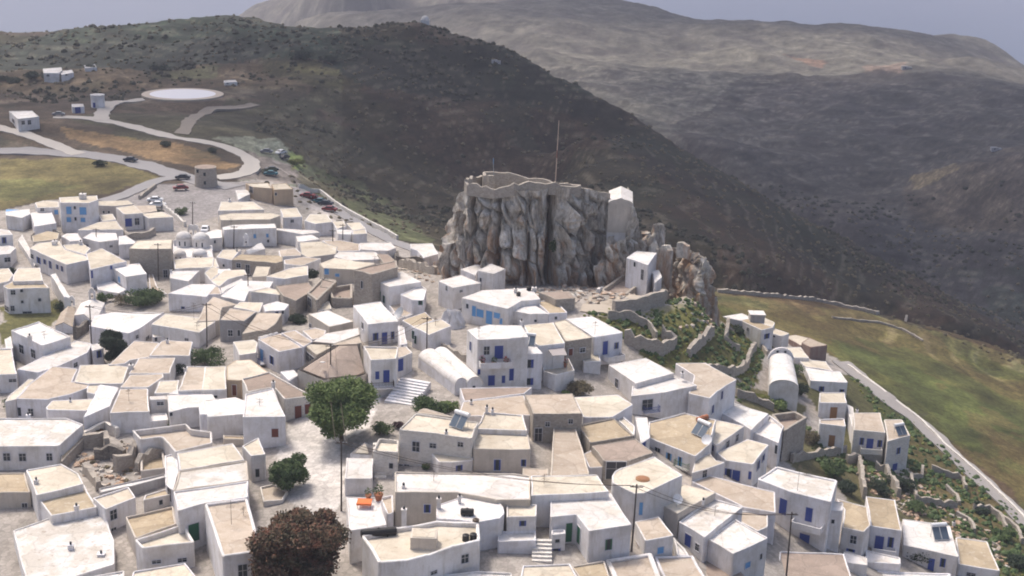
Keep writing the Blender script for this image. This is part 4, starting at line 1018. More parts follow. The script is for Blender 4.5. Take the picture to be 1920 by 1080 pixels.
S(0, 320, 3.6)
H('three storey white house with dark openings at the left edge', '20,778 85,745 290,746 335,790 50,798', 170, 't', 'w', '88,822,30,30,d 145,795,20,20,d 150,885,18,18,d 268,872,20,20,d 45,930,25,34,d 85,930,25,34,d 185,965,60,28,d', par=.1)
H('beige upper storey set back on the three storey house', '90,702 120,656 272,652 290,742 85,745', 190, 'c', 'w', par=.08)
H('beige roofed house cut by the left edge above the three storey house', '-60,662 60,656 90,700 60,745 -60,772', 120, 'c', 'w', par=.08)
H('white house with blue window and balcony at the left edge', '-60,386 62,400 86,432 -60,440', 150, 'w', 'w', '28,470,30,40,b 120,605,28,40,b', par=.08)
hI3 = H('three storey house with four sky blue shuttered windows', '398,180 655,166 662,196 600,216 405,216', 200, 'c', 'w', '465,268,34,50,c 560,272,45,50,c 465,330,30,32,c 560,332,30,28,c 510,325,14,22,d 505,250,14,20,d', par=.08, ch='560,190,1.2,.7')
H('white house with cream roof left of the sky blue shutters', '235,216 300,201 395,209 398,246 250,250', 120, 'c', 'w', '285,262,25,20,d 380,280,26,30,c', par=.06)
H('low white terrace roof in front of the sky blue shutter house', '205,286 340,250 380,352 230,378', 30, 'w', 'w', par=.06)
H('white house beside the blue tarpaulin at the left edge', '35,276 200,256 205,290 150,318 40,302', 60, 'w', 'w', par=.06)
H('grey walled house with beige roof right of the sky blue shutters', '662,203 868,198 905,225 778,238 664,234', 85, 'c', 'g', '700,280,14,18,d 735,280,14,18,d', par=.06)
H('white house with cream roof and two big dark windows near the parking', '782,248 905,230 968,286 838,293', 110, 'c', 'w', '868,350,45,55,b 925,343,30,45,d', par=.06)
H('pale pinkish house with blank wall near the parking', '950,290 1095,276 1172,311 1005,322', 70, 'c', 'w', par=.06)
H('tan flat roof behind the two big dark windows', '895,236 1050,232 1062,270 960,286', 60, 'p', 'c', par=.05)
H('cream roof in front of the grey walled house', '522,398 665,346 785,336 832,398 540,402', 50, 'c', 'w', par=.05)
H('small white roof left of the stout dark pole', '412,440 450,422 525,420 556,470 470,476', 40, 'w', 'w', '548,490,14,40,d', par=.05)
H('white house with a low dark window behind the stout pole', '558,452 620,416 785,420 800,465 668,480', 60, 'w', 'w', '590,505,16,14,d 750,510,20,14,d', par=.05)
H('small white roof right of the stout dark pole', '800,442 850,435 935,490 800,500', 35, 'w', 'w', par=.05)
hI13 = H('long house with a row of blue windows above the sloping lane', '200,522 255,486 400,472 442,530 575,572 600,602 447,633', 130, 'c', 'w', '218,578,18,28,d 262,605,26,42,b 303,615,18,32,b 340,635,18,48,b 388,650,18,32,b 420,662,16,35,b', par=.1, ch='370,500,.8,.5')
H('cream roof behind the long house with blue windows', '425,500 560,490 612,525 575,568 440,527', 110, 'c', 'w', par=.05, ch='545,500,.7,.3')
hI15 = H('cream roofed house with a blue gate below the long house', '580,560 690,522 856,612 608,668', 130, 'c', 'w', '575,710,14,52,b 750,648,14,26,b', par=.05)
hI16 = H('white house with bright square roof beside the brown stone wall', '755,650 940,619 992,696 848,717', 90, 'w', 'w', '805,735,12,40,c', par=.06)
H('white terrace below the bright square roof', '640,742 750,735 852,800 800,828 660,800', 25, 'w', 'w', par=.05, name='white_terrace', cat='terrace')
hI17 = H('tall brown stone building with a dark doorway in the old town', '868,525 1010,528 1160,528 1165,462 925,468', 190, 'c', 'k', '1118,710,28,80,D', par=.08)
H('cream roof directly below the twin domes', '1168,600 1270,586 1445,582 1440,650 1180,662', 50, 'c', 'w', par=.06)
H('white terrace with shrubs below the twin domes', '1150,676 1350,672 1272,746 1145,722', 45, 'w', 'w', par=.1, ch='1155,690,.6,.2')
hI21 = H('broad white roof over a blank lavender wall', '1132,828 1295,763 1470,766 1395,850', 95, 'w', 'w', '1235,925,24,16,b', par=.05)
H('white sloping roof beside the lane of blue windows', '340,700 375,690 480,860 430,850', 40, 'w', 'w', par=.08)
H('beige garden building left of the long house', '215,440 320,405 400,420 390,462 225,480', 35, 't', 'c', par=.05)

MINH[0] = 0
S(800, 480, 3.6)
hG1 = H('white house with arched blue balcony door in the centre', '270,497 412,462 640,466 690,545 560,556 345,563', 330, 'w', 'w', '405,638,38,55,w 487,650,58,88,B 437,840,45,70,B 572,800,30,80,B 518,832,22,50,b 297,608,12,60,b 345,782,16,35,b', par=.06)
hG1b = H('projecting white wing with two pairs of open blue shutters', '560,560 700,556 786,656 608,662', 225, 'w', 'w', '685,727,72,55,b 682,848,72,46,b', par=.06)
hG2 = H('cream roof in the middle row above the awning terrace', '655,464 855,446 935,586 750,606 690,545', 225, 'c', 'w', par=.05, ch='640,468,.7,.25')
H('cream roof with tan stone front and two plain windows', '857,446 937,428 1120,549 937,576', 170, 'c', 'k', '972,648,28,45,R 1052,635,34,28,d', par=.05)
hG4 = H('white house with blue balcony door at the end of the middle row', '938,422 1120,405 1326,516 1130,548', 170, 'w', 'w', '1205,620,34,90,B 1280,605,28,42,b', par=.05)
H('small cream box hut below the plain windows', '1035,660 1160,646 1176,706 1060,716', 70, 'c', 'w', '1045,710,14,50,d', par=.06, name='small_hut', cat='hut')
hG6 = H('white house with four sky blue doors and windows under the rock', '235,280 378,228 705,214 770,290 642,302 552,354 390,318', 130, 'w', 'w', '320,372,26,70,C 368,388,48,52,c 422,415,42,88,C 475,402,42,38,c 502,440,20,40,C 275,338,16,30,d', par=.06, ch='600,248,.7,.3 725,235,.6,.4')
H('white gabled lean to joined to the sky blue doored house', '555,362 642,312 735,332 826,390 700,390', 75, 'w', 'w', '570,415,14,22,d 735,437,12,10,d', par=.05)
H('tan roof right of the sky blue doored house', '738,306 862,296 952,380 828,388', 60, 't', 'w', '872,418,10,18,d', par=.1)
hG7 = H('white stepped house at the left foot of the rock', '78,166 230,126 368,182 178,213', 150, 'w', 'w', '135,218,13,34,d 232,237,20,10,d', par=.06)
hG7b = H('tall white cube house under the orange stained rock', '345,96 432,50 535,86 450,118', 170, 'w', 'w', '365,160,10,24,d 362,215,12,50,D', par=.06)
H('low white room behind the stepped house at the rock', '228,88 330,55 400,70 345,97 330,130', 120, 'w', 'w', par=.05)
H('tan brown roofed house left of the stone terrace', '-168,432 -10,375 52,432 -90,478', 110, 't', 'w', par=.05)
hG9 = H('house with cream roof and green shuttered windows by the lane', '-100,474 100,424 168,470 20,532', 130, 'c', 'w', '-140,508,16,55,g -75,565,16,55,g', par=.05)
H('wide brown roof in front of the central white house', '222,890 714,882 660,930 250,978', 90, 'b', 'w', par=.06)
H('beige pink roof below the wide brown roof', '245,982 655,936 720,1072 208,1082', 110, 'p', 'w', par=.05, ch='300,1000,.4,.2')
H('brown roofed stone byre against the rock path', '755,242 960,236 1005,282 870,292 820,266', 90, 'b', 'k', par=.05, name='stone_byre', cat='shed')

S(1200, 520, 3.6)
hH1 = H('tall white house with pale roof and blue balcony rail', '-215,588 43,542 235,645 -28,715', 150, 'w', 'w', '-157,715,20,60,d 95,852,30,50,b -80,862,20,55,b', par=.08, ch='285,668,.5,.25')
hH1b = H('pale terrace block with arch below the blue balcony rail', '-50,715 230,657 388,728 165,775 -60,800', 170, 'w', 'w', '50,860,70,70,d 10,1000,26,76,B', par=.2)
hH2 = H('tall white walled house with broad brown roof', '238,578 440,575 653,690 528,765 470,816 328,782 365,662', 230, 'p', 'w', '552,795,13,50,b 490,890,13,50,b', par=.06)
H('low white wing in front of the brown roofed house', '100,800 325,786 465,822 455,905 330,870 95,900', 80, 'w', 'w', par=.08)
hH5b = H('white outlying house with tan roof strip and one blue window', '675,286 745,276 905,336 820,356', 110, 't', 'w', '855,397,36,34,b 727,350,14,24,d 838,480,14,14,d', par=.06)
H('white roofed part at the back of the outlying house', '555,262 690,240 752,272 680,292', 50, 'w', 'w', par=.05)
H('cream roof behind the little rooftop box', '762,265 815,258 912,305 900,332 830,312', 80, 'c', 'w', par=.05)
hH5c = H('white block with cream roof right of the single blue window', '822,358 905,342 1010,378 958,396', 90, 'c', 'w', '905,398,14,14,d', par=.06)
H('brown rendered house with cream roof on the field edge', '966,396 1050,386 1156,412 1086,460', 50, 'c', 'r', par=.06)
H('brick coloured house with pale roof, last on the field edge', '1090,440 1140,406 1268,456 1152,472', 85, 'p', 'r', par=.06)
H('cream roof right of the barrel vaulted chapel', '966,472 1085,470 1142,542 1042,542', 60, 'c', 'w', par=.05)
H('second cream roof right of the barrel vaulted chapel', '1058,548 1255,566 1302,632 1118,602', 60, 'c', 'w', par=.05)
H('white house with two blue windows behind the tower house', '1112,606 1300,634 1352,634 1404,708 1150,696', 90, 'w', 'w', '1225,752,34,32,b 1362,770,32,28,b', par=.06)

# ---------------------------------------------------------------- fillers seen between the bigger houses
MINH[0] = 3.0
S(0, 320, 3.6)
H('white stepped wall running down the lane of blue windows', '120,470 150,430 250,600 235,640', 40, 'w', 'w', par=.06, name='lane_wall', cat='wall')
H('white porch roof below the left blue window house', '-40,510 60,500 110,520 70,560 -40,570', 60, 'w', 'w', '60,600,40,30,d', par=.05)
H('pale block behind the twin domes', '1168,470 1250,440 1300,445 1290,470', 40, 'w', 'w', par=.05)
H('cream roof between the tall brown stone building and the small terrace', '995,560 1060,780 1130,830 1010,830', 20, 'p', 'w', par=.1, name='yard', cat='yard')
H('low cream roof left of the square house with two dark windows', '665,300 760,290 785,330 690,340', 45, 'c', 'w', par=.05)
S(400, 320, 3.6)
H('white house at the left end of the long lavender building', '-60,420 20,392 58,400 60,450 -60,462', 70, 'w', 'w', '10,480,12,20,d', par=.06)
H('cream house in front of the long lavender building', '20,582 60,532 190,530 125,602', 60, 'c', 'w', '70,640,14,16,d', par=.06, ch='160,545,.5,.2')
H('cream house beside the two black doorways', '262,715 290,645 385,648 362,712', 60, 'c', 'c', par=.06)
H('pale roof left of the two black doorways', '-60,600 15,590 40,650 -60,664', 60, 'c', 'w', par=.06)
H('low white step below the two black doorways', '30,665 115,660 118,690 30,695', 40, 'w', 'w', par=.05)
H('brown rubble roof above the tall rubble house', '1105,560 1180,562 1238,615 1150,632', 60, 'b', 'k', par=.1)
H('white wall house with a blue window below the lavender roof', '335,905 430,880 512,900 480,940 350,950', 60, 'w', 'w', '428,930,24,36,b 475,915,14,20,d', par=.05)
H('pink paved terrace right of the slit windowed tall house', '1185,905 1300,878 1345,960 1250,1002', 40, 'p', 'w', par=.15, name='paved_terrace', cat='terrace')
H('rubble shed below the ruined doorway', '690,885 780,880 800,930 700,945', 40, 'c', 'm', '742,915,14,18,d', par=.06, name='rubble_shed', cat='shed')
H('stony roof between the ruined doorway and the roofless yard', '735,720 830,735 800,790 720,780', 50, 'b', 'k', par=.08)
H('grey beige roof behind the tan walled house with blue squares', '850,575 1000,570 1060,600 880,605', 50, 'p', 'c', par=.05)
H('narrow white roof right of the small white roofs in the back row', '830,395 935,400 930,430 840,425', 40, 'w', 'w', par=.05)
H('cream roof corner above the green tarpaulin', '-60,690 -10,640 70,668 -20,740', 50, 'c', 'w', par=.05)
H('pinkish roof under the green tarpaulin roof', '-60,770 40,785 55,830 -60,835', 50, 'p', 'w', par=.05)
S(400, 480, 3.6)
H('pink roof behind the cream white vaulted roof', '600,502 690,482 762,502 742,548 668,562', 60, 'p', 'w', '685,515,10,16,d', par=.08)
H('small cream roof left of the brown pink panels', '300,545 400,520 440,512 330,552', 50, 'p', 'w', par=.05)
H('pink terrace floor behind the lane to the vaulted church', '1195,385 1300,348 1400,362 1300,412', 40, 'p', 'w', par=.12, name='paved_terrace', cat='terrace')
H('white wall stack between the tall house and the green shuttered lane house', '1245,470 1290,480 1310,590 1260,600', 100, 'w', 'w', '1275,560,10,20,d', par=.06)
H('cream roof between the vaulted roof and the tall white house', '800,596 985,540 1000,585 850,610', 50, 'p', 'c', par=.05)
S(0, 480, 3.6)
H('white house with a blue arched window behind the left pole', '610,592 690,588 700,622 622,640', 90, 'w', 'w', '668,662,34,48,b', par=.05)
H('white wall with a low door below the clean white roof', '30,560 72,540 90,620 40,640', 80, 'w', 'w', '95,700,16,50,d', par=.05)
H('cream roof between the stepped passage and the bowed roof', '590,862 672,868 640,930 585,920', 60, 'c', 'w', par=.05)
H('cream lane roof right of the orange stained roof', '1180,905 1440,910 1435,930 1130,934', 60, 'w', 'w', par=.05)
S(960, 720, 3)
MINH[0] = 0
H('white block with blue door under the blue balcony', '690,182 762,186 778,300 724,332', 110, 'w', 'w', '737,255,26,75,B', par=.08)
H('pale house below the cluttered sandy roof with a dark window', '1030,425 1110,385 1152,430 1200,440 1100,475 1012,500', 110, 'c', 'w', '1098,492,22,40,d', par=.06)
H('pinkish annex left of the dark open passage', '400,392 445,372 520,440 522,465 432,470', 80, 'p', 'w', par=.06)
H('white landing beside the dark window and teal door', '905,858 975,925 1000,965 930,965', 60, 'w', 'w', par=.4, pw=.25, name='white_landing', cat='terrace')
S(480, 720, 3)
H('low paved terrace above the reddish tree', '22,576 100,560 180,600 150,650 40,660', 25, 'p', 'm', par=.3, name='paved_terrace', cat='terrace')
H('white stepped block right of the dazzling vaulted roof', '1370,652 1440,640 1440,700 1400,712', 60, 'w', 'w', par=.05)
H('terracotta paved patio behind the orange table', '700,640 770,620 775,720 740,735', 90, 'p', 'w', par=.3, name='patio', cat='terrace')

# ================================================================ the castle rock
def rockmat():
    def f(n, b):
        v = coords(n, (1, 1, .38), 'World'); v1 = coords(n, which='World')
        a = noise(n, v, .55, 8, .72); c = noise(n, v, 1.8, 6, .75); d = noise(n, v1, .22, 4, .6); fi = noise(n, v1, 4, 5, .75)
        col = ramp(n, a, [(.34, (.19, .165, .135)), (.45, (.42, .38, .33)), (.56, (.58, .54, .49)), (.7, (.74, .71, .67))])
        col = mix(n, .65, col, ramp(n, c, [(.34, gray(.4)), (.5, gray(1)), (.66, gray(1.25))]), 'MULTIPLY')
        sx = nd(n, 'ShaderNodeSeparateXYZ'); n.links.new(v1, sx.inputs[0])
        mr = nd(n, 'ShaderNodeMapRange'); mr.inputs[1].default_value = 22; mr.inputs[2].default_value = 6; mr.inputs[3].default_value = -.10; mr.inputs[4].default_value = .10; n.links.new(sx.outputs[2], mr.inputs[0])
        ad_ = nd(n, 'ShaderNodeMath', operation='ADD'); n.links.new(noise(n, v, .38, 5, .6), ad_.inputs[0]); n.links.new(mr.outputs[0], ad_.inputs[1])
        col = mix(n, ramp(n, ad_.outputs[0], [(.52, gray(0)), (.65, gray(.62))]), col, (.42, .23, .12))
        col = mix(n, ramp(n, d, [(.60, gray(0)), (.72, gray(.5))]), col, (.16, .16, .10))
        n.links.new(col, b.inputs['Base Color']); b.inputs['Roughness'].default_value = .95
        mm = nd(n, 'ShaderNodeMath', operation='MULTIPLY_ADD'); mm.inputs[1].default_value = .4; n.links.new(fi, mm.inputs[0]); n.links.new(c, mm.inputs[2]); bump(n, b, mm.outputs[0], .8, .45)
    return mat('limestone', f)
LIME = rockmat()
def resample(L, n):
    L = [Vector(p) for p in L]; seg = [(L[(i + 1) % len(L)] - L[i]).length for i in range(len(L))]; tot = sum(seg); out = []; i = 0; acc = 0
    for k in range(n):
        t = tot * k / n
        while acc + seg[i] < t: acc += seg[i]; i += 1
        out.append(L[i].lerp(L[(i + 1) % len(L)], (t - acc) / seg[i]))
    return out, tot
def crag(name, label, base, topz, lean, NU, NV, cell, clefts, seed, amp=1.0, zb0=None, topn=1.0, kind=None, back=0, frx=None, fry=None):
    """base: closed ground outline (Vectors); topz(x, y): height; lean: inward slope of the top outline in metres"""
    rng = np.random.RandomState(seed); B, tot = resample(base, NU)
    if sum(B[i - 1].x * B[i].y - B[i].x * B[i - 1].y for i in range(NU)) < 0: B = list(reversed(B))
    bx = np.array([p.x for p in B]); by = np.array([p.y for p in B]); cx, cy = bx.mean(), by.mean()
    def sm(a, k=4):
        return sum(np.roll(a, i) for i in range(-k, k + 1)) / (2 * k + 1)
    bx, by = sm(bx), sm(by); tx = np.roll(bx, -1) - np.roll(bx, 1); ty = np.roll(by, -1) - np.roll(by, 1); L = np.hypot(tx, ty); nx, ny = ty / L, -tx / L
    u = np.cumsum(np.hypot(bx - np.roll(bx, 1), by - np.roll(by, 1)))
    V = np.linspace(0, 1, NV); zb_ = np.array([G(x, y) for x, y in zip(bx, by)]) - 2.5 if zb0 is None else np.full(NU, zb0)
    zt = np.array([topz(x, y) - max(0, y - (float(np.interp(x, frx, fry)) if frx is not None else by.min()) - 5) * back for x, y in zip(bx, by)]); lz = np.array([lean(x, y) for x, y in zip(bx, by)])
    UU, VV = np.meshgrid(u, V); ZZ = zb_ + (zt - zb_) * VV
    hgt = ZZ - zb_
    # leaning slabs and columns: cells stretched upwards
    us = UU + .18 * hgt + (fbm(UU / 5 + seed, ZZ / 9, 3) - .5) * 4
    P0 = np.stack([rng.rand(int(tot * 26 / cell ** 2 * 1.1)) * (tot + 12) - 4, rng.rand(int(tot * 26 / cell ** 2 * 1.1)) * 14 - 1], 1)
    f1 = np.full(UU.shape, 99.); f2 = np.full(UU.shape, 99.); idv = np.zeros(UU.shape); tl1 = np.zeros(UU.shape)
    for k, (a, c) in enumerate(P0):
        d = np.hypot((us - a), (ZZ - zb_.min()) / 2.6 * 1.0 - c)
        m = d < f1; f2 = np.where(m, f1, np.minimum(f2, d)); f1 = np.where(m, d, f1); idv = np.where(m, rng.rand(), idv); tl1 = np.where(m, (us - a) * rng.uniform(-.75, .75) + ((ZZ - zb_.min()) / 2.6 - c) * rng.uniform(-.7, .7), tl1)
    e = np.clip((f2 - f1) / (cell * .32), 0, 1); lobe = np.clip(e * 1.5, 0, 1) * (.3 + .9 * idv) + .8 * tl1 * e
    disp = amp * (1.9 * lobe - 1.2 + 1.6 * (fbm(us / 7, ZZ / 14, 3) - .5) + .9 * (fbm(us / 1.6, ZZ / 4.5, 4) - .5) + .35 * (fbm(us / .5, ZZ / 1.1, 3) - .5) + 1.3 * (.35 - np.abs(fbm(us / 2.6 + 5, ZZ / 8, 4) - .5) * 3.2) + .5 * (.3 - np.abs(fbm(us / 6, ZZ / 1.7 + 3, 3) - .5) * 3))
    for (cu, wd, dp) in clefts:
        k_ = int(np.argmin(np.hypot(bx - cu, (by - by.min()) * .4))); cu = u[k_]
        dd = np.abs(UU - cu + (fbm(ZZ / 5 + cu, ZZ / 5, 2) - .5) * 1.5); disp -= dp * np.exp(-(dd / wd) ** 2)
    ln = lz * (VV ** 1.6); r_ = disp * np.clip((1 - VV) * 10, .35, 1) - ln
    XX = bx + nx * r_; YY = by + ny * r_
    ZZ = ZZ + (VV > .9) * (fbm(us / 3, us / 5 + 4, 3) - .5) * 1.6 * topn
    rows = [np.stack([XX[j], YY[j], ZZ[j]], 1) for j in range(NV)]
    cX, cY = XX[-1].mean(), YY[-1].mean()
    for t in (.1, .25, .45, .7, .9):
        x = XX[-1] * (1 - t) + cX * t; y = YY[-1] * (1 - t) + cY * t
        z = ZZ[-1] * (1 - t) + t * ZZ[-1].mean() + (fbm(x / 3, y / 3, 3) - .5) * 1.2 * topn - 1.4 * min(1, t * 4)
        rows.append(np.stack([x, y, z], 1))
    nr = len(rows); vv = np.concatenate(rows); fcs = []
    for j in range(nr - 1):
        for i in range(NU): k = (i + 1) % NU; fcs.append((j * NU + i, j * NU + k, (j + 1) * NU + k, (j + 1) * NU + i))
    fcs.append(tuple((nr - 1) * NU + i for i in range(NU)))
    b = MB(); b.v = [tuple(map(float, p)) for p in vv]; b.f = fcs
    o = b.build(name, LIME, None, (cx, cy, 0)); o.location = (cx, cy, 0)
    if kind: o['kind'] = kind
    tag(o, label, 'rock'); return o
def topprof(stops):
    xs = [s[0] for s in stops]; zs = [s[1] for s in stops]
    return lambda x, y: float(np.interp(x, xs, zs))
FR = [onz(px, py, 4) for px, py in ((818, 520), (830, 540), (870, 546), (930, 552), (985, 556), (1040, 556), (1090, 550), (1140, 540), (1180, 528), (1200, 515))]
D0 = FR[3].y
BK = [Vector((FR[-1].x + 1, D0 + 16, 4)), Vector((FR[-1].x - 6, D0 + 27, 4)), Vector((3, D0 + 33, 4)), Vector((FR[0].x + 6, D0 + 27, 4)), Vector((FR[0].x - .5, D0 + 13, 4))]
def xz(px, py, y):                      # where a pixel's ray meets the vertical plane at depth y
    d = ray(px, py); P = CAM + d * (y / d.y); return P.x, P.z
pr = [xz(px, py, D0 + 3) for px, py in ((812, 480), (830, 400), (846, 368), (880, 352), (930, 354), (1000, 350), (1040, 348), (1085, 352), (1120, 362), (1150, 385), (1188, 392), (1200, 430), (1212, 470))]
crag('castle_rock', 'huge grey limestone crag with orange stains rising over the white houses', FR + BK, topprof(pr), lambda x, y: 1.0 + (2.5 if x < FR[1].x + 3 else 0), 640, 130, 2.7, [(FR[5].x - .8, 1.0, 7.0), (FR[3].x, .5, 2.6), (FR[7].x - 1.5, .5, 3.0), (FR[2].x + 1, .4, 2.0), (FR[4].x, .3, 2.0), (FR[6].x + .5, .3, 1.8)], 11, 1.15, topn=.5, back=.27, frx=[f_.x for f_ in FR], fry=[f_.y for f_ in FR])
F3 = [onz(px, py, 6) for px, py in ((1122, 545), (1140, 546), (1165, 540), (1190, 528), (1214, 512))]
pr3 = [xz(px, py, F3[1].y + 3) for px, py in ((1120, 500), (1135, 452), (1160, 452), (1180, 456), (1190, 440), (1195, 394), (1204, 402), (1211, 436), (1218, 475))]
crag('rock_shoulder', 'grey rock shoulder carrying the tower chapel and rising beside it', F3 + [F3[-1] + Vector((1, 7, 0)), F3[-1] + Vector((-5, 12, 0)), F3[0] + Vector((4, 10, 0)), F3[0] + Vector((0, 5, 0))], topprof(pr3), lambda x, y: .8, 260, 80, 2.0, [], 31, .7, topn=.7)
F2 = [onz(px, py, 5) for px, py in ((1226, 515), (1238, 528), (1262, 538), (1288, 552), (1312, 572), (1330, 560))]
BK2 = [F2[-1] + Vector((1, 8, 0)), F2[-1] + Vector((-4, 14, 0)), F2[0] + Vector((2, 15, 0)), F2[0] + Vector((-1, 8, 0))]
d2 = F2[2].y + 3
pr2 = [xz(px, py, d2) for px, py in ((1200, 480), (1215, 450), (1240, 448), (1270, 456), (1295, 450), (1320, 458), (1334, 480), (1342, 530))]
crag('castle_outcrop', 'lower pinnacled rock with ruined walls right of the tower chapel', F2 + BK2, topprof(pr2), lambda x, y: 1.0, 300, 80, 2.0, [], 23, 1.0, back=.2)
Q = onz(1240, 436, 16); bl = [Vector((Q.x + 1.7 * math.cos(a), Q.y + 6 + 1.7 * math.sin(a), 0)) for a in np.linspace(0, 6.28, 12, endpoint=False)]
zq = xz(1240, 421, Q.y + 6)[1]
crag('boulder', 'single rounded boulder standing above the ruined outcrop', bl, lambda x, y: zq, lambda x, y: .5, 60, 24, 1.4, [], 5, .25, zb0=zq - 9, topn=.4)
Q = onz(1333, 590, 0); bl = [Vector((Q.x + 1.9 * math.cos(a), Q.y + 1.6 * math.sin(a), 0)) for a in np.linspace(0, 6.28, 12, endpoint=False)]
crag('boulder', 'pale boulder low on the grassy slope right of the outcrop', bl, lambda x, y: xz(1333, 556, Q.y)[1], lambda x, y: .7, 60, 24, 1.4, [], 6, .3, topn=.4)

S(800, 200, 2.5714)
def wl(line, y0, z_from_px=True):       # castle wall whose TOP is seen along these picture points; stands at depth y0 + offset
    out = []
    for t in line.split():
        q = t.split(','); x, y = pt(t); yy = y0 + (float(q[2]) if len(q) > 2 else 0); d = ray(x, y); P = CAM + d * (yy / d.y); out.append(P)
    return out
def topwall(line, y0, drop, label, t=.6, m=None, step=.9, jag=.12, name='castle_wall'):
    T = wl(line, y0); Q = [Vector((p.x, p.y, p.z - drop)) for p in T]
    return wallpts(Q, drop, label, t, m, name, step, jag, 'ruined castle walls', flat=True, cat='ruined wall')
topwall('190,352,2 200,372,1 330,388,0 420,372,0 520,358,1 600,368,1 740,380,2', D0 + 1, 1.7, 'rubble parapet along the front rim of the crag', jag=.3)
topwall('190,352,2 215,338,9 290,332,14', D0 + 1, 3.4, 'rubble parapet turning back at the left end of the crag top')
topwall('278,318,12 400,312,14 490,335,14 560,352,12 740,378,8', D0 + 1, 4.4, 'inner castle wall at the back of the crag top', step=1.4)
topwall('278,318,12 280,330,9 325,332,7', D0 + 1, 3.4, 'square bastion corner below the small flag mast')
topwall('640,366,3 700,372,4 800,400,6 880,418,8', D0 + 1, 1.6, 'low broken wall running to the tower chapel')
topwall('1080,652,3 1160,690,1 1175,720,0 1170,800,0', D0 + 1, 5.5, 'ruined wall stub with a hollow between outcrop and white castle house', t=1.3, m=LIME, jag=.3)
topwall('1210,648,2 1260,655,1 1270,660,1', D0 + 1, 2.5, 'broken merlon on top of the outcrop', t=1.2, m=LIME, jag=.3)
# tower chapel
YT = FR[7].y - .6
zt_ = xz(800 + 935 / 2.5714, 200 + 463 / 2.5714, YT)[1]
hT = H('tall stone tower chapel with white gabled top on the right end of the crag', '877,464 994,468 993,412 879,407', 60, 'w', 'w', '927,517,8,12,d', z=zt_, gable=1.1, zb=zt_ - 8, name='tower_chapel', cat='chapel', group='churches and chapels', down=2)
m = MB(); a, b_ = [onz(*pt(t), zt_) for t in ('877,464', '994,468')]
a2, b2 = a.copy(), b_.copy(); mid = (a + b_) / 2; nn = Vector((a.y - b_.y, b_.x - a.x, 0)).normalized(); nn = nn if nn.y < 0 else -nn
arch = [a + nn * .1, b_ + nn * .1] + [Vector((mid.x + (b_.x - mid.x) * math.cos(t), mid.y + (b_.y - mid.y) * math.cos(t), zt_ + .85 * math.sin(t))) + nn * .1 for t in np.linspace(.15, math.pi - .15, 9)]
m.poly([(a + nn * .1) - Vector((0, 0, 6.0)), (b_ + nn * .1) - Vector((0, 0, 6.0))] + arch[1:] + [arch[0]])
m.build('arched_front', WALL['c'], hT.root, hT.root.location)
zt2 = base_h(pts('965,725 1060,762'), 4.0) + 3.5
hCW = H('small white castle house with a slit window beside the path', '963,727 1012,694 1112,703 1068,764', 130, 'w', 'w', '1003,760,9,22,d 1040,810,12,50,d', par=.05, z=13.5, name='castle_house', group='churches and chapels', cat='house')
H('white lower wall block behind the castle house stairs', '1085,790 1120,785 1135,820 1100,850', 55, 'w', 'w', par=.05, z=10.5, name='stair_block', cat='wall')
H('roofless stone enclosure filled with rubble below the castle house', '840,880 960,795 1035,850 950,915 880,925', 42, 'b', 'k', par=.9, pw=.6, name='stone_enclosure', cat='ruin')
S(0, 0, 1)
drywall('1150,590 1190,585 1240,570 1280,545 1275,535', 2.6, 'curving stone retaining wall of the castle path', t=.8, step=1.5, jag=.05, group='ruined castle walls')
drywall('1120,552 1150,530 1180,505', 1.0, 'low whitewashed wall of the stair up to the tower', t=.5, m=WALL['w'], jag=.05, group='ruined castle walls')
drywall('1140,598 1180,600 1215,615 1230,640', 1.6, 'terrace wall at the lower left of the grassy castle slope')
drywall('1170,640 1200,655 1240,665 1265,650 1240,632', 2.4, 'walls of a small ruined pen on the castle slope', t=.7)
drywall('1290,668 1310,650 1335,625', 1.8, 'short slanting wall on the grassy castle slope', t=.8)
drywall('1365,605 1360,640 1385,660', 1.6, 'crooked wall below the outlying house', t=.6)
drywall('1320,700 1370,705 1400,690 1415,655', 1.8, 'curved wall round the pale threshing ground', t=.6)
drywall('1380,600 1420,640 1440,668', 1.0, 'thin wall in front of the outlying house', t=.5)
drywall('1380,742 1420,755 1450,770', 1.4, 'wall left of the barrel vaulted chapel', t=.6)
S(1440, 720, 3)
drywall('130,440 250,415 320,405 432,392', 1.5, 'pale wall leading left from the tower house')
drywall('440,440 510,450 525,560 540,650', 2.0, 'steep pale wall between the gardens', t=.6)
drywall('600,480 660,510 690,560 735,640', 1.8, 'slanting wall right of the blue shuttered houses', t=.6)
drywall('800,540 830,660 960,690 1060,700', 1.3, 'long wall crossing the garden strip')
drywall('870,480 862,540 800,542', 1.1, 'short hooked wall under the road')
drywall('920,490 1010,520 1090,545 1110,600', 1.2, 'wall beside the road embankment')
drywall('1000,590 1060,640 1075,680', .9, 'short wall in the lower garden terrace')
drywall('1150,710 1240,715 1300,760 1340,820', 1.2, 'broken wall near the last houses')
drywall('1060,740 1130,780 1160,840', 1.0, 'low wall above the last tan roof')
drywall('1300,740 1400,830 1430,900', 1.0, 'wall of the terraces at the right edge')
S(0, 0, 1)
drywall('1345,548 1430,556 1520,564 1570,574', 1.0, 'field wall along the far rim of the olive field', t=.7)
drywall('1570,574 1640,590 1700,595', 1.0, 'field wall continuing along the rim to the right', t=.7)
drywall('1560,596 1640,604 1690,618 1730,640', .5, 'pale low wall inside the olive field', t=.5)
S(0, 720, 3)
drywall('365,440 372,380 590,264 665,300', 1.6, 'whitewashed wall around the rubble garden', t=.5, m=WALL['m'], jag=.05)
drywall('470,365 600,345 605,400', 2.4, 'ruined house wall with a row of stones in the rubble garden', t=.7)
drywall('530,430 620,415 700,425', 2.0, 'dark arched ruin wall in the rubble garden', t=.8, m=WALL['d'])
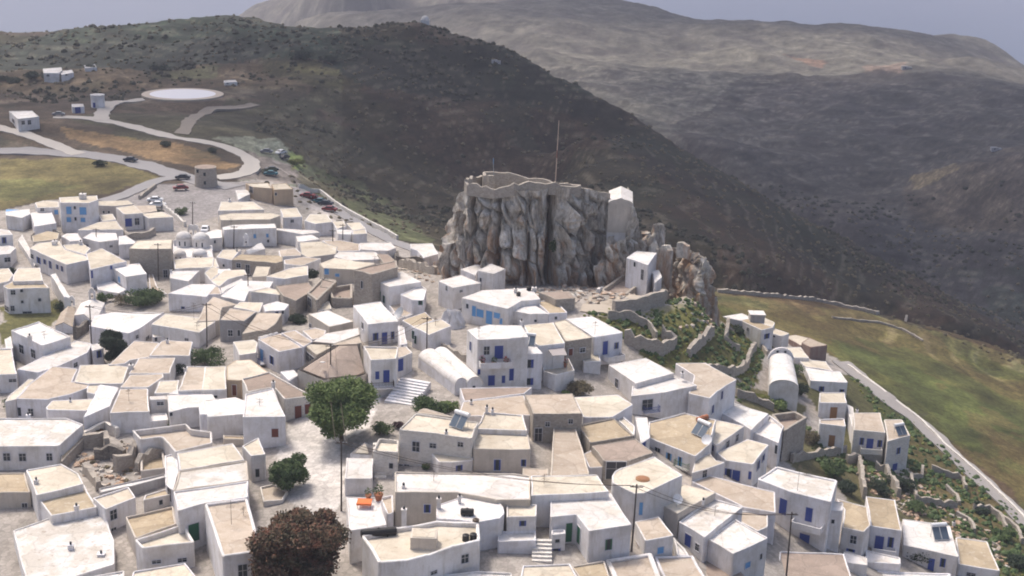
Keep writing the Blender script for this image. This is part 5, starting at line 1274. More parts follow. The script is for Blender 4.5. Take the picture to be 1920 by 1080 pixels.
drywall('650,500 730,470 780,400', 2.6, 'broken grey wall right of the rubble garden', t=.8)
drywall('770,500 850,450 920,430', 2.2, 'rounded ruin wall beside the ochre yard', t=.8)
drywall('480,500 520,540 560,600', 1.5, 'low broken wall at the foot of the rubble garden', t=.7)
drywall('20,575 30,660', 1.0, 'low wall at the lower left', t=.5, m=WALL['m'])
S(400, 320, 3.6)
drywall('722,408 860,405 990,420 1000,468', 2.4, 'dark garden wall behind the pale roofs', m=WALL['d'], t=.6)
drywall('1235,600 1240,640 1400,650 1410,590', 2.0, 'dark walls of the ruined garden left of the rock', m=WALL['d'], t=.8)
drywall('1260,650 1440,690 1500,700', 2.0, 'rubble wall behind the green shuttered house', t=.8)
S(0, 320, 3.6)
drywall('215,470 330,440 405,455', 1.6, 'stone wall in front of the sky blue shuttered house')
drywall('820,430 860,470 1000,455 1040,430', 1.6, 'stone pen walls near the parking', t=.6)
drywall('940,195 1050,110', 1.0, 'slanting wall beside the parking', t=.5)
drywall('1080,230 1160,300 1250,380', 1.2, 'whitewashed wall along the parking edge', t=.5, m=WALL['m'])
S(0, 0, 1)
drywall('560,352 600,362 640,392 690,420 745,450', 1.2, 'pale retaining wall on the outer edge of the road', t=.5, m=WALL['m'], jag=.04)
drywall('1590,688 1660,740 1720,785 1780,845 1850,905 1930,985', .7, 'low kerb wall on the uphill edge of the right road', t=.4, m=WALL['m'], jag=.05)

S(800, 480, 3.6)
Q = onz(*pt('180,440'), 6.5); bl = [Vector((Q.x + 3.0 * math.cos(a), Q.y + 2.6 * math.sin(a), 0)) for a in np.linspace(0, 6.28, 12, endpoint=False)]
wr = crag('whitewashed_rock', 'whitewashed lump of rock below the stepped house', bl, lambda x, y: 8.6, lambda x, y: 1.6, 70, 24, 1.2, [], 9, .3, topn=.6); wr.data.materials[0] = WALL['w']
drywall('105,632 190,682 285,722', 1.3, 'grey stone wall of the terrace left of the arched balcony house', t=.5)
S(0, 480, 3.6)
drywall('505,562 600,492 690,486', 2.4, 'dark yard wall behind the left pole', m=WALL['d'], t=.6)
drywall('1152,815 1155,740 1190,700 1270,705', 2.6, 'rounded dark end wall between the pinkish roofs', m=WALL['d'], t=.8)
def rubble(name, label, polys, cnt, r0, r1, seed):
    rng = np.random.RandomState(seed); b = MB(); L_ = [P_(s_) for s_ in polys]; m_ = np.zeros(X.shape, bool)
    for l_ in L_: m_ |= inpoly(PX, PY, l_) & (D < 330)
    jj, ii = np.nonzero(m_)
    for k in rng.randint(0, len(jj), cnt):
        x, y = X[jj[k], ii[k]] + rng.uniform(-.4, .4), Y[jj[k], ii[k]] + rng.uniform(-.4, .4); z = G(x, y); s_ = rng.uniform(r0, r1); a = rng.uniform(0, 6)
        ax = Vector((math.cos(a), math.sin(a), rng.uniform(-.3, .3))) * s_; ay = Vector((-math.sin(a), math.cos(a), rng.uniform(-.3, .3))) * s_ * rng.uniform(.5, 1); az = Vector((rng.uniform(-.3, .3), rng.uniform(-.3, .3), 1)) * s_ * rng.uniform(.4, .9); b.box((x, y, z), ax, ay, az)
    o = b.build(name, LIME); o['kind'] = 'stuff'; tag(o, label, 'rubble')
rubble('rock_rubble', 'fallen grey blocks at the foot of the crag', ["820,538 1000,545 1130,530 1215,505 1240,540 1180,560 1090,575 1000,560 830,552"], 520, .15, .6, 1)
rubble('garden_rubble', 'grey rubble strewn in the ruined gardens', ["125,845 200,815 300,860 300,905 190,915 150,890", "740,500 820,490 815,530 750,520", "1130,500 1210,480 1200,540 1130,550", "1290,560 1345,600 1330,640 1270,620", "1590,870 1700,890 1860,1000 1900,1070 1780,1020 1640,930"], 900, .12, .45, 2)
# ---------------------------------------------------------------- churches
def drum(root, c, r, h, dome, m, K=20):
    b = MB(); b.lathe(c, [(r, -1.5), (r, h), (r + .1, h + .02), (r + .1, h + .12)], K); w_ = b.build('drum', WALL['w'], root, root.location)
    b = MB(); b.lathe(c + Vector((0, 0, h + .12)), [(r * 1.02 * math.cos(t), dome * math.sin(t)) for t in np.linspace(0, 1.45, 8)], K); b.build('dome', m, root, root.location, smooth=True)
    for a in (-1.9, -1.2):
        d = Vector((math.cos(a), math.sin(a), 0)); s_ = Vector((-d.y, d.x, 0)); b = MB(); b.box(c + d * (r + .01) + Vector((0, 0, h * .5)), d * .03, s_ * .14, Vector((0, 0, h * .3))); b.build('window', GLASS, w_, root.location)
def bellcote(root, base, wdt, h, ax, n=1):
    ax = ax.normalized(); pr_ = Vector((-ax.y, ax.x, 0)); b = MB(); up = Vector((0, 0, 1)); k = n + 1
    for i in range(k): b.box(base + ax * (-wdt / 2 + wdt * i / n) + up * h * .3, ax * .16, pr_ * .2, up * h * .3)
    b.box(base + up * h * .66, ax * (wdt / 2 + .22), pr_ * .24, up * h * .07)
    K = 8; c = base + up * h * .73
    for i in range(n):
        cc = c + ax * (-wdt / 2 + wdt * (i + .5) / n); q = [cc + ax * math.cos(t) * wdt / n * .55 + up * math.sin(t) * h * .27 for t in np.linspace(0, math.pi, K)]
        b.poly([p + pr_ * .2 for p in q]); b.poly([p - pr_ * .2 for p in q], True)
        for j in range(K - 1): b.poly([q[j] - pr_ * .2, q[j + 1] - pr_ * .2, q[j + 1] + pr_ * .2, q[j] + pr_ * .2])
    w_ = b.build('bellcote', WALL['w'], root, root.location)
    for i in range(n):
        b = MB(); b.lathe(base + ax * (-wdt / 2 + wdt * (i + .5) / n) + up * h * .28, [(.2, 0), (.15, .1), (.11, .28), (.03, .36)], 9); b.build('bell', IRON, w_, root.location)
S(0, 320, 3.6)
h = H('white church with twin domes and a double bellcote', '1163,585 1440,585 1432,500 1168,492', 55, 'w', 'w', '1235,620,10,16,d', par=.1, name='twin_domed_church', cat='church', group='churches and chapels')
for x, y, r in ((1243, 505, 1.75), (1358, 512, 1.9)): drum(h.root, onz(*pt('%d,%d' % (x, y)), h.zt), r, 1.7, 1.5, ROOF['w'])
for x, y, r in ((1212, 585, 1.4), (1348, 578, 1.6)): drum(h.root, onz(*pt('%d,%d' % (x, y)), h.zt), r, .5, 1.1, ROOF['w'])
bellcote(h.root, onz(*pt('1296,470'), h.zt) + Vector((0, 1.5, .2)), 2.2, 3.2, Vector((1, 0, 0)), 2)
S(0, 480, 3.6)
h = H('white chapel with a single arched bellcote on its gable', '500,400 640,452 708,320 545,322', 60, 'w', 'w', par=.1, name='white_chapel', cat='chapel', gable=1.0, group='churches and chapels')
bellcote(h.root, onz(*pt('625,320'), h.zr) + Vector((0, 0, .6)), .9, 2.6, Vector((1, .1, 0)))
h = H('smaller white chapel with slanting roof left of the arched bellcote chapel', '372,470 490,478 512,350 410,385', 45, 'p', 'w', par=.1, name='white_chapel', cat='chapel', gable=.8, group='churches and chapels')
bellcote(h.root, onz(*pt('488,345'), h.zr) + Vector((0, 0, .4)), .7, 1.9, Vector((1, .1, 0)))
S(800, 480, 3.6)
h = H('left barrel vault of the white double vaulted church', '190,872 275,868 70,660 -55,690', 60, 'w', 'w', '-55,825,22,60,R', barrel=1.2, name='vaulted_church', cat='church', group='churches and chapels')
h = H('right barrel vault of the white double vaulted church', '270,872 378,866 165,672 45,664', 60, 'w', 'w', '320,838,12,18,d', barrel=1.35, name='vaulted_church', cat='church', group='churches and chapels')
S(400, 320, 3.6)
h = H('small white gabled chapel in front of the long lavender building', '205,560 240,565 350,530 300,495', 50, 'w', 'w', gable=.8, name='white_chapel', cat='chapel', group='churches and chapels')
bellcote(h.root, onz(*pt('222,510'), h.zr + 1), .8, 3.0, Vector((1, 0, 0)))
S(1200, 520, 3.6)
h = H('white barrel vaulted chapel with arched back wall at the right', '872,735 1072,752 1030,560 872,555', 115, 'w', 'w', barrel=1.5, name='vaulted_chapel', cat='chapel', group='churches and chapels')
Q = h.P; b = MB()
E0, E1 = onz(*pt('872,555'), h.zr), onz(*pt('1030,560'), h.zr); ax = (E1 - E0) / 2; mid = (E0 + E1) / 2; K = 12
pp1 = [mid + ax * 1.12 * math.cos(t) + Vector((0, 0, 2.5 * math.sin(t))) for t in np.linspace(0, math.pi, K)]; th = Vector((0, .5, 0))
b.poly(pp1); b.poly([p + th for p in pp1], True)
for j in range(K - 1): b.poly([pp1[j], pp1[j] + th, pp1[j + 1] + th, pp1[j + 1]])
b.build('gable_wall', WALL['w'], h.root, h.root.location)
for s_ in (-.35, .3):
    b = MB(); b.box(mid + ax * s_ + Vector((0, -.02, 1.55)), ax.normalized() * .22, (0, .03, 0), (0, 0, .35)); b.build('niche', GLASS, h.root, h.root.location)

# ---------------------------------------------------------------- far buildings
S(0, 0, 3)
FG = 'outlying buildings on the plateau'
H('white farmhouse cluster among trees on the far left plateau', '240,385 345,378 350,395 330,410 245,410', 55, 'w', 'w', '270,425,16,10,d', group=FG, par=.1)
H('lower white wing right of the far left farmhouse', '335,400 405,392 415,408 345,420', 45, 'w', 'w', '372,415,12,8,d', group=FG, par=.1)
H('small white house alone behind the far left farmhouse', '472,368 535,362 545,378 478,382', 20, 'w', 'w', group=FG, par=.1)
H('low white box building right of the helipad', '1258,452 1325,448 1335,460 1262,463', 16, 'w', 'w', '1280,470,12,6,d', group=FG, par=.1)
H('white house with flat roof and dark openings at the left plateau edge', '50,625 180,622 220,655 100,668', 55, 'w', 'w', '130,690,18,20,d 165,688,18,24,d 75,680,12,20,d', group=FG, par=.15)
H('small white shelter with a blue door near the curving road', '402,585 468,583 474,598 406,602', 40, 'w', 'w', '438,620,32,34,B', group=FG, par=.1)
P_0 = ground(*pt('552,600')); o = empty('round_water_tower', P_0); tag(o, 'squat round white cistern beside the road to the helipad', 'cistern', FG)
b = MB(); b.lathe((0, 0, -.5), [(2.4, 0), (2.4, 4.6), (2.55, 4.65), (2.55, 4.9)], 24); b.build('wall', WALL['w'], o)
b = MB(); b.lathe((0, 0, 4.4), [(2.4, 0), (1.2, .2), (.2, .25)], 24); b.build('roof', ROOF['w'], o)
b = MB(); b.box((-.6, -2.36, .9), (.45, 0, 0), (0, .06, 0), (0, 0, .9)); b.build('door', PAINT['b'], o)
P_0 = ground(*pt('1160,1045')); o = empty('windmill_tower', P_0); tag(o, 'ruined stone windmill tower at the road junction', 'windmill')
b = MB(); b.lathe((0, 0, -.5), [(3.2, 0), (3.05, 2.5), (2.9, 5.4), (2.95, 5.9)], 22); b.build('tower_wall', WALL['k'], o)
for (x, z) in ((.4, 3.9), (.4, 1.5), (-1.6, 4.6)):
    y = -math.sqrt(max(.1, 2.99 ** 2 - x * x)); b = MB(); b.box((x, y, z), (.3, 0, 0), (0, .12, 0), (0, 0, .45)); b.build('window', GLASS, o)
b = MB(); b.lathe((0, 0, 5.2), [(2.7, 0), (2.7, .22), (.5, .5)], 22); b.build('roof', ROOF['b'], o)
P_0 = atd(797, 47, 640); P_0.z = G(P_0.x, P_0.y) - .2; o = empty('hilltop_chapel', P_0); tag(o, 'tiny pale chapel on the crest of the dark hill', 'chapel')
b = MB(); b.abox(-2, -3, -1, 2, 3, 3); b.build('wall', WALL['w'], o)
b = MB(); b.lathe((0, 0, 3), [(1.9 * math.cos(t), 1.9 * math.sin(t)) for t in np.linspace(0, 1.5, 7)], 16); b.build('dome', ROOF['w'], o, smooth=True)
for px, py, dd, lb in ((1700, 129, 1100, 'white farm on the shoulder of the far hill'), (1867, 281, 780, 'pale ruin row on the terraced ridge at the right'), (930, 117, 0, 'pinkish ruin halfway up the dark hill')):
    P_0 = ground(px, py); o = empty('far_farmhouse', P_0); tag(o, lb, 'building', 'lone buildings on the hills'); k = P_0.length / 1100
    b = MB(); b.abox(-4 * k, -2 * k, -3, 1 * k, 2 * k, 2.2 * k); b.abox(1.1 * k, -1.5 * k, -3, 4 * k, 1.6 * k, 1.5 * k); b.build('wall', WALL['g'], o)
    b = MB(); b.box((-1.5 * k, -2.03 * k, 1 * k), (.4 * k, 0, 0), (0, .05, 0), (0, 0, .7 * k)); b.build('door', PAINT['d'], o)

# helipad
HP = onz(343, 179, 1.5); HP.z = 2.0
b = MB(); b.lathe(HP + Vector((0, 0, -.6)), [(15.6, 0), (15.6, .7), (15.3, .75)], 64)
pad = b.build('helipad', plain('pale_concrete', (.50, .43, .36), .85), None, HP); pad.location = HP; tag(pad, 'round white helipad on the plateau', 'helipad')
b = MB(); b.lathe(HP + Vector((0, 0, .16)), [(12.6, 0), (12.6, .004)], 64); b.build('painted_circle', plain('white_road_paint', (.76, .75, .78), .7, 0, .15), pad, HP)
# roads
S(0, 0, 1)
ASPH = plain('worn_asphalt', (.27, .26, .265), .9); CONC = plain('road_concrete', (.42, .39, .36), .9); TRACK = plain('dirt_track', (.24, .21, .18), .95)
road('-60,283 0,284 60,285 120,288 190,294 250,305 310,322 345,332 385,342 440,352', 7.5, ASPH, 'main_road', .16)
road('100,220 150,221 200,228 260,241 330,259 400,270 440,283 466,298 472,313 458,325 430,331 405,334', 5.0, CONC, 'helipad_road', .2)
road('190,226 192,212 203,199 225,191 270,187', 5.0, CONC, 'helipad_road', .26)
road('-30,236 0,241 40,250 80,264 110,276 148,290', 4.5, CONC, 'side_road', .24)
road('340,252 352,234 368,218 392,208 440,203 480,196', 4.5, TRACK, 'dirt_track', .2)
road('195,378 235,366 275,348 300,338 325,334', 4.5, ASPH, 'town_road', .24)
road('560,362 600,378 640,402 690,430 740,456 790,476', 4.2, ASPH, 'ring_road', .2)
road('1575,680 1600,700 1660,748 1725,796 1790,858 1860,922 1940,1000 1990,1060', 4.0, plain('grey_concrete', (.30, .28, .27), .9), 'right_road', .25)
road('1210,512 1180,522 1150,538 1130,552', 3.2, CONC, 'castle_path', .2)
road('1275,548 1230,556 1180,575 1130,580 1090,578', 3.4, plain('sandy_path', (.46, .40, .33), .95), 'castle_path', .2)
# stairs
def stairs(line_a, line_b, n, label, m, wid=None, rise=.17):
    A_ = ground(*pt(line_a)); B_ = ground(*pt(line_b)); o = empty('stone_steps', A_); tag(o, label, 'steps', 'outdoor steps')
    d = (B_ - A_); d.z = 0; L = d.length; d.normalize(); s_ = Vector((-d.y, d.x, 0)); hz_ = max(G(A_.x, A_.y), G(B_.x, B_.y)); b = MB()
    for i in range(n):
        c = A_ + d * (L * (i + .5) / n); z = A_.z + .1 + rise * i; b.box(Vector((c.x, c.y, z - .5)), d * (L / n / 2), s_ * wid / 2, Vector((0, 0, .5 + rise / 2)))
    b.build('treads', m, o, o.location)
S(400, 480, 3.6)
stairs('1255,1000', '1370,890', 9, 'broad white steps climbing from the plaza to the vaulted church', WALL['w'], 5.0, .2)
S(480, 720, 3)
stairs('700,535', '690,420', 9, 'narrow stone stair beside the stone terrace', WALL['m'], 1.6, .3)
S(960, 720, 3)
stairs('168,1005', '165,930', 6, 'pale steps in the alley left of the green doors', WALL['m'], 2.4, .25)
# ---------------------------------------------------------------- balconies, awning, terrace things
def rail(a, b_, h, root, m, n=9, name='railing'):
    b = MB(); up = Vector((0, 0, 1)); b.tube(a + up * h, b_ + up * h, .03); b.tube(a + up * .1, b_ + up * .1, .025)
    for k in range(n + 1): q = a.lerp(b_, k / n); b.tube(q, q + up * h, .02)
    b.build(name, m, root, root.location)
def balcony(hs, px, py, wdt, m, label_name='balcony', dep=1.1, solid=False):
    """a balcony on the wall that the pixel falls on"""
    x, y = pt('%g,%g' % (px, py)); d = ray(x, y); best = None
    for i in range(len(hs.P)):
        a, b_ = hs.P[i], hs.P[(i + 1) % len(hs.P)]; e = Vector((b_.x - a.x, b_.y - a.y, 0)); L = e.length; e.normalize(); nn = Vector((e.y, -e.x, 0)); dn = d.dot(nn)
        if dn > -.02: continue
        Hh = CAM + d * ((a - CAM).dot(nn) / dn); s = (Hh - a).dot(e); off = max(0, -s, s - L)
        if best is None or off < best[0]: best = (off, Hh, e, nn)
    off, c, e, nn = best; w2 = wdt / 2; up = Vector((0, 0, 1)); b = MB(); b.box(c + nn * dep / 2, e * w2, nn * dep / 2, up * .08)
    o = b.build(label_name, WALL['w'], hs.root, hs.root.location); r = hs.root
    p = [c - e * w2 + nn * .05, c - e * w2 + nn * dep * .96, c + e * w2 + nn * dep * .96, c + e * w2 + nn * .05]; p = [q + up * .08 for q in p]
    for i in range(3):
        bb = MB(); a_, b_ = p[i], p[i + 1]
        if solid: ee = (b_ - a_) / 2; bb.box((a_ + b_) / 2 + up * .42, ee, ee.cross(up).normalized() * .06, up * .42); bb.build('parapet', m, o, r.location)
        else:
            n = max(3, int((b_ - a_).length / .22)); bb.tube(a_ + up * .95, b_ + up * .95, .035); bb.tube(a_ + up * .1, b_ + up * .1, .025)
            for k in range(n + 1): q = a_.lerp(b_, k / n); bb.tube(q, q + up * .95, .022, n=5)
            bb.build('railing', m, o, r.location)
S(400, 480, 3.6)
balcony(hF3b, 1140, 880, 3.4, IRON); balcony(hF3, 1155, 605, 2.4, WALL['c']); balcony(hF5, 330, 715, 2.6, PAINT['b'])
S(800, 480, 3.6)
balcony(hG1, 460, 735, 5.0, WALL['w'], dep=1.6, solid=True); balcony(hG4, 1240, 690, 3.6, WALL['w'], dep=1.8, solid=True)
S(1200, 520, 3.6)
balcony(hH1b, 70, 905, 2.6, PAINT['b'], dep=.9); balcony(hH1, 60, 800, 3.2, PAINT['b'], dep=.8)
S(1440, 720, 3)
balcony(hD4, 230, 800, 4.2, WALL['w'], dep=1.8, solid=True); balcony(hD6, 650, 945, 3.4, WALL['w'], dep=1.2, solid=True); balcony(hD1, 575, 375, 3.6, WALL['m'], dep=1.5, solid=True)
S(960, 720, 3)
balcony(hC14, 960, 470, 2.4, PAINT['g'], dep=.7)
S(0, 320, 3.6)
q_ = [ground(*pt(t)) + Vector((0, 0, .9 + .25 * k)) for k, t in enumerate(('40,345', '135,350', '130,300', '45,305'))]
b = MB(); b.poly(q_); b.poly([p - Vector((0, 0, .05)) for p in q_], True); o = empty('tarpaulin', q_[0] - Vector((0, 0, .9))); tag(o, 'blue tarpaulin stretched over a yard at the far left', 'tarpaulin'); b.build('sheet', PAINT['c'], o, o.location)
for p in q_: b = MB(); b.tube(p - Vector((0, 0, 1.5)), p, .05); b.build('post', STEEL, o, o.location)
# awning terrace in the centre
S(800, 480, 3.6)
A_ = ground(*pt('880,790'))
hAw = H('white walled flower terrace under the grey awning', '785,690 960,690 1000,770 870,800 785,772', 110, 'c', 'w', par=.6, name='flower_terrace', cat='terrace')
o = empty('awning', onz(*pt('880,640'), hAw.zt)); tag(o, 'grey cloth awning on thin posts over the flower terrace', 'awning')
c1, c2, c3, c4 = [onz(*pt(t), hG2.zr - .75) for t in ('812,618', '922,612', '948,668', '850,672')]
b = MB(); b.poly([c1, c2, c3, c4]); b.poly([c1 - Vector((0, 0, .04)), c2 - Vector((0, 0, .04)), c3 - Vector((0, 0, .04)), c4 - Vector((0, 0, .04))], True); b.build('cloth', plain('grey_cloth', (.34, .31, .31), .9), o, o.location)
for c in (c1, c2, c3, c4): b = MB(); b.tube(c, c - Vector((0, 0, 2.7)), .04); b.build('post', STEEL, o, o.location)
REDF = plain('red_flowers', (.50, .03, .05), .7); PINKF = plain('pink_cloth', (.62, .25, .32), .8); TERRA = plain('terracotta', (.38, .15, .08), .8)
def pot(P, label, s=1.0, fl=None, key='green'):
    o = empty('flower_pot', P); tag(o, label, 'flower pot'); b = MB(); b.lathe((0, 0, 0), [(.16 * s, 0), (.24 * s, .34 * s), (.27 * s, .36 * s), (.27 * s, .42 * s)], 12); b.build('pot', TERRA, o)
    b = MB(); leaves(b, Vector((0, 0, .7 * s)), .38 * s, 80, .07 * s); b.build('foliage', LEAFM[key], o)
    if fl: b = MB(); leaves(b, Vector((0, 0, .8 * s)), .42 * s, 50, .07 * s); b.build('flowers', fl, o)
pot(on(hAw, '875,712'), 'pot of red flowers at the left of the awning terrace', 1.4, REDF); pot(on(hAw, '915,715'), 'pot of pinkish red flowers in the middle of the awning terrace', 1.5, PINKF); pot(on(hAw, '935,750'), 'pot of red flowers at the front of the awning terrace', 1.4, REDF)
bp = [c_ for c_ in hG1.root.children if c_.name.startswith('balcony')][0]; vs_ = [v.co for v in bp.data.vertices]; bc = sum(vs_, Vector()) / len(vs_) + hG1.root.location; bx_ = (max(v.x for v in vs_) - min(v.x for v in vs_))
for k, (s_, fl_, lb) in enumerate(((-.40, PINKF, 'pink flowers at the left end of the central balcony'), (-.05, None, 'green pot in the middle of the central balcony'), (.32, REDF, 'red flowers at the right end of the central balcony'))):
    pot(bc + Vector((bx_ * s_, 0, .1)), lb, 1.5, fl_)
# roof things
S(480, 720, 3)
solar_heater(on(hB4, '1140,245'), R(-35), 'solar water heater with a red topped tank on the large cream stone house', 1.25)
tank(on(hB12, '690,855'), 'long black tank lying in the left corner of the curved parapet roof', r=.5, h=2.0, lying=True, yaw=R(15))
tank(on(hB12, '1180,880'), 'left black drum at the right end of the curved parapet roof', r=.42, h=.8)
tank(on(hB12, '1222,876'), 'right black drum at the right end of the curved parapet roof', r=.42, h=.85)
tank(on(hB12, '1236,795'), 'brown drum in the back corner of the curved parapet roof', m=IRON, r=.4, h=.9)
tank(on(hB11, '1188,738'), 'low black tank on the dazzling white vaulted roof', r=.45, h=.7, lying=True)
P_0 = on(hB12, '945,905'); o = empty('stairhead', P_0); tag(o, 'cream boxy stairhead on the curved parapet roof', 'stairhead'); b = MB(); b.abox(-1.5, -1.2, -.1, 1.5, 1.2, 1.5); b.build('wall', WALL['c'], o)
b = MB(); b.abox(-1.3, -1.0, 1.5, 1.3, 1.0, 1.56); b.build('roof', ROOF['c'], o)
P_0 = on(hB7, '610,690'); o = empty('table', P_0); tag(o, 'orange clothed table on the white terrace', 'table'); b = MB(); b.abox(-.9, -.7, .72, .9, .7, .76); b.abox(-.92, -.72, .5, .92, -.7, .76)
b.build('tablecloth', plain('orange_cloth', (.70, .17, .05), .7), o)
for x in (-.8, .8):
    for y in (-.6, .6): b = MB(); b.tube((x, y, 0), (x, y, .72), .03); b.build('leg', IRON, o)
pot(on(hB7, '632,648'), 'dark shrub in a pot behind the orange table', 1.5); pot(on(hB7, '690,655'), 'big terracotta pot right of the orange table', 2.2)
S(960, 720, 3)
solar_heater(on(hC14, '1058,290'), R(-50), 'solar water heater among the dishes on the big sandy roof', 1.3)
tank(on(hC14, '1070,205'), 'rusty red barrel lying at the back of the big sandy roof', m=TERRA, r=.4, h=1.1, lying=True, yaw=R(40), group=None)
dish(on(hC14, '1085,262'), R(10), 'dark satellite dish beside the solar heater on the sandy roof', .6, IRON)
dish(on(hC14, '1095,355'), R(-30), 'white satellite dish at the front edge of the sandy roof', .8)
dish(on(hC5, '925,690'), R(20), 'white dish on the corner of the cream roof right of the leaning pole', .7)
o = empty('roof_hatch', on(hC4, '735,535')); tag(o, 'round brown hatch in the middle of the smooth cream roof', 'hatch'); b = MB(); b.lathe((0, 0, 0), [(.75, 0), (.7, .18), (.3, .26)], 18); b.build('lid', plain('rust_brown', (.30, .15, .08), .8), o); b = MB(); b.lathe((0, 0, 0), [(.95, 0), (.95, .1), (.85, .12)], 18); b.build('ring', PAINT['y'], o)
S(1440, 720, 3)
solar_heater(on(hD8, '965,870'), R(10), 'solar water heater on the wide white roof at the lower right', 1.3)
solar_heater(on(hD2, '745,285'), R(25), 'solar collector on the whitewashed stone house by the road', 1.1)
S(800, 480, 3.6)
solar_heater(on(hG1b, '690,600'), R(-12), 'solar water heater on the projecting white wing in the centre', 1.05)
tank(on(hG6, '690,232'), 'black drum on the roof of the sky blue doored house', r=.45, h=.8); tank(on(hG6, '620,268'), 'black topped tank near the rock on the sky blue doored house', r=.4, h=.7)
S(400, 480, 3.6)
dish(on(hJ24, '1262,345') - Vector((0, 0, 3)), R(-60), 'big grey mesh dish beside the green shuttered house', 1.3, STEEL)
b = MB(); q = on(hF7, '740,742'); b.box(q + Vector((0, -.3, .75)), (.25, .1, 0), (-.3, .9, -.3), (0, 0, .05)); one('skylight', b, WHITE, 'slim white skylight strip on the big brown peaked roof', 'skylight', q)
S(1200, 520, 3.6)
P_0 = onz(*pt('785,290'), hH5b.zt); o = empty('rooftop_box', P_0); tag(o, 'grey box like water tank raised on the outlying house', 'water tank'); b = MB(); b.abox(-1.5, -1.3, -.5, 1.5, 1.3, 1.5); b.build('wall', WALL['g'], o); b = MB(); b.abox(-1.65, -1.45, 1.5, 1.65, 1.45, 1.7); b.build('roof', ROOF['w'], o)
for hs, t, hh, lb in ((hA10, '1302,790', 3.2, 'tall aerial on the long pinkish roof'), (hA10, '1370,740', 1.2, 'small aerial near the right edge of the pinkish roof'), (hC15, '0,0', 0, ''),):
    if hh: S(0, 720, 3); aerial(on(hs, t), hh, lb)
S(1440, 720, 3); aerial(on(hD4, '165,600'), 4.0, 'slim tall aerial on the stained cream roof'); aerial(on(hD4, '215,515'), 1.0, 'low aerial at the back of the stained cream roof')
S(800, 480, 3.6); aerial(on(hG1, '352,545'), 1.7, 'aerial on the arched balcony house'); aerial(on(hG4, '1135,530'), 2.4, 'aerial at the end of the middle row'); aerial(on(hG9, '60,470'), 1.5, 'aerial on the house with green shutters by the lane')
S(0, 480, 3.6); aerial(on(hE6, '1330,500'), 1.6, 'aerial on the wide cream roof'); aerial(on(hE6, '1310,430'), 3.4, 'tall aerial behind the wide cream roof'); aerial(on(hE1, '300,560'), 1.6, 'aerial on the clean white roof at the left'); aerial(on(hE17, '870,980'), 2.0, 'aerial on the pinkish cream roof')
S(480, 720, 3); aerial(on(hB1, '20,120'), 1.2, 'aerial on the red windowed house'); aerial(on(hB8, '1000,545'), 1.4, 'aerial on the long flat house')
S(960, 720, 3); aerial(on(hC9, '180,560'), 1.4, 'aerial on the cream half of the green doored house'); aerial(on(hC7, '1140,740'), 1.5, 'aerial on the flaking roof with the tall blue door')
S(400, 320, 3.6); aerial(on(hJ5, '120,375'), 2.0, 'aerial on the long lavender building'); aerial(on(hJ23, '1090,640'), 2.0, 'aerial on the tall rubble stone house')

# ---------------------------------------------------------------- poles and wires
S(0, 0, 1)
pole('a', '640,826', '640,958', 'slender utility pole standing in the plaza')
pole('b', '1194,908', '1184,1034', 'leaning utility pole in the foreground below the round cornered house', 0)
pole('c', '1485,960', '1474,1085', 'utility pole before the deep blue doored house', 0)
pole('d', '620,645', '619,735', 'utility pole behind the big green tree', 0)
pole('e', '801,594', '800,664', 'utility pole beside the lane to the vaulted church', 0)
pole('f', '387,568', '388,650', 'utility pole before the round green tree on the left', 0)
pole('g', '168,572', '173,674', 'utility pole in front of the white chapels', 0)
pole('h', '465,513', '465,566', 'utility pole above the blue doored hut', 0)
pole('i', '624,430', '624,482', 'left one of two poles in the back of the old quarter', 0)
pole('j', '643,420', '642,470', 'right one of two poles in the back of the old quarter', 0)
pole('k', '609,520', '609,552', 'short pole by the ruined stone house', 0)
pole('l', '180,428', '181,470', 'stout dark pole in the left part of town', 0)
pole('m', '361,378', '361,420', 'pole at the edge of the parking place', 0)
pole('n', '439,423', '438,466', 'pole before the long lavender building', 0)
pole('o', '296,456', '297,526', 'pole beside the tall brown stone building', 0)
for a, c, lb in (('b', 'a', 'wire from the leaning pole towards the plaza pole'), ('b', 'c', 'wire from the leaning pole to the pole at its right'), ('a', 'd', 'wire from the plaza pole to the pole behind the tree'), ('d', 'f', 'wire between the tree pole and the left pole'), ('f', 'g', 'wire towards the chapels'), ('d', 'e', 'wire to the pole by the lane')):
    for k in (0, 3): wire(POLES[a][1][k], POLES[c][1][k], lb + (' on the near side' if k else ' on the far side'), 1.6)
# masts on the rock
def mast(top, bot, y, r, label, m, nm='flag_mast'):
    B_ = xz(*bot, y); T_ = xz(*top, y); o = empty(nm, (B_[0], y, B_[1] - 1)); tag(o, label, 'mast'); b = MB(); n = 6
    b.tube((B_[0], y, B_[1] - 1), (T_[0], y, T_[1]), r, r * .6, 8); b.build('post', m[0], o, o.location)
    for k in m[2]:
        t0 = k; q0 = Vector((B_[0], y, B_[1])).lerp(Vector((T_[0], y, T_[1])), t0); q1 = Vector((B_[0], y, B_[1])).lerp(Vector((T_[0], y, T_[1])), t0 + .12)
        b = MB(); b.tube(q0, q1, r * 1.15, r * 1.0, 8); b.build('painted_band', m[1], o, o.location)
    return o, Vector((T_[0], y, T_[1]))
mast((1048, 226), (1041, 346), D0 + 4, .11, 'tall red and cream banded mast on the crag top', (plain('cream_mast_paint', (.50, .38, .30), .6), plain('dull_red_paint', (.26, .13, .10), .6), (.42,)))
o, T_ = mast((925, 296), (926, 324), D0 + 12, .07, 'short flag mast on the square bastion', (STEEL, PAINT['c'], ()))
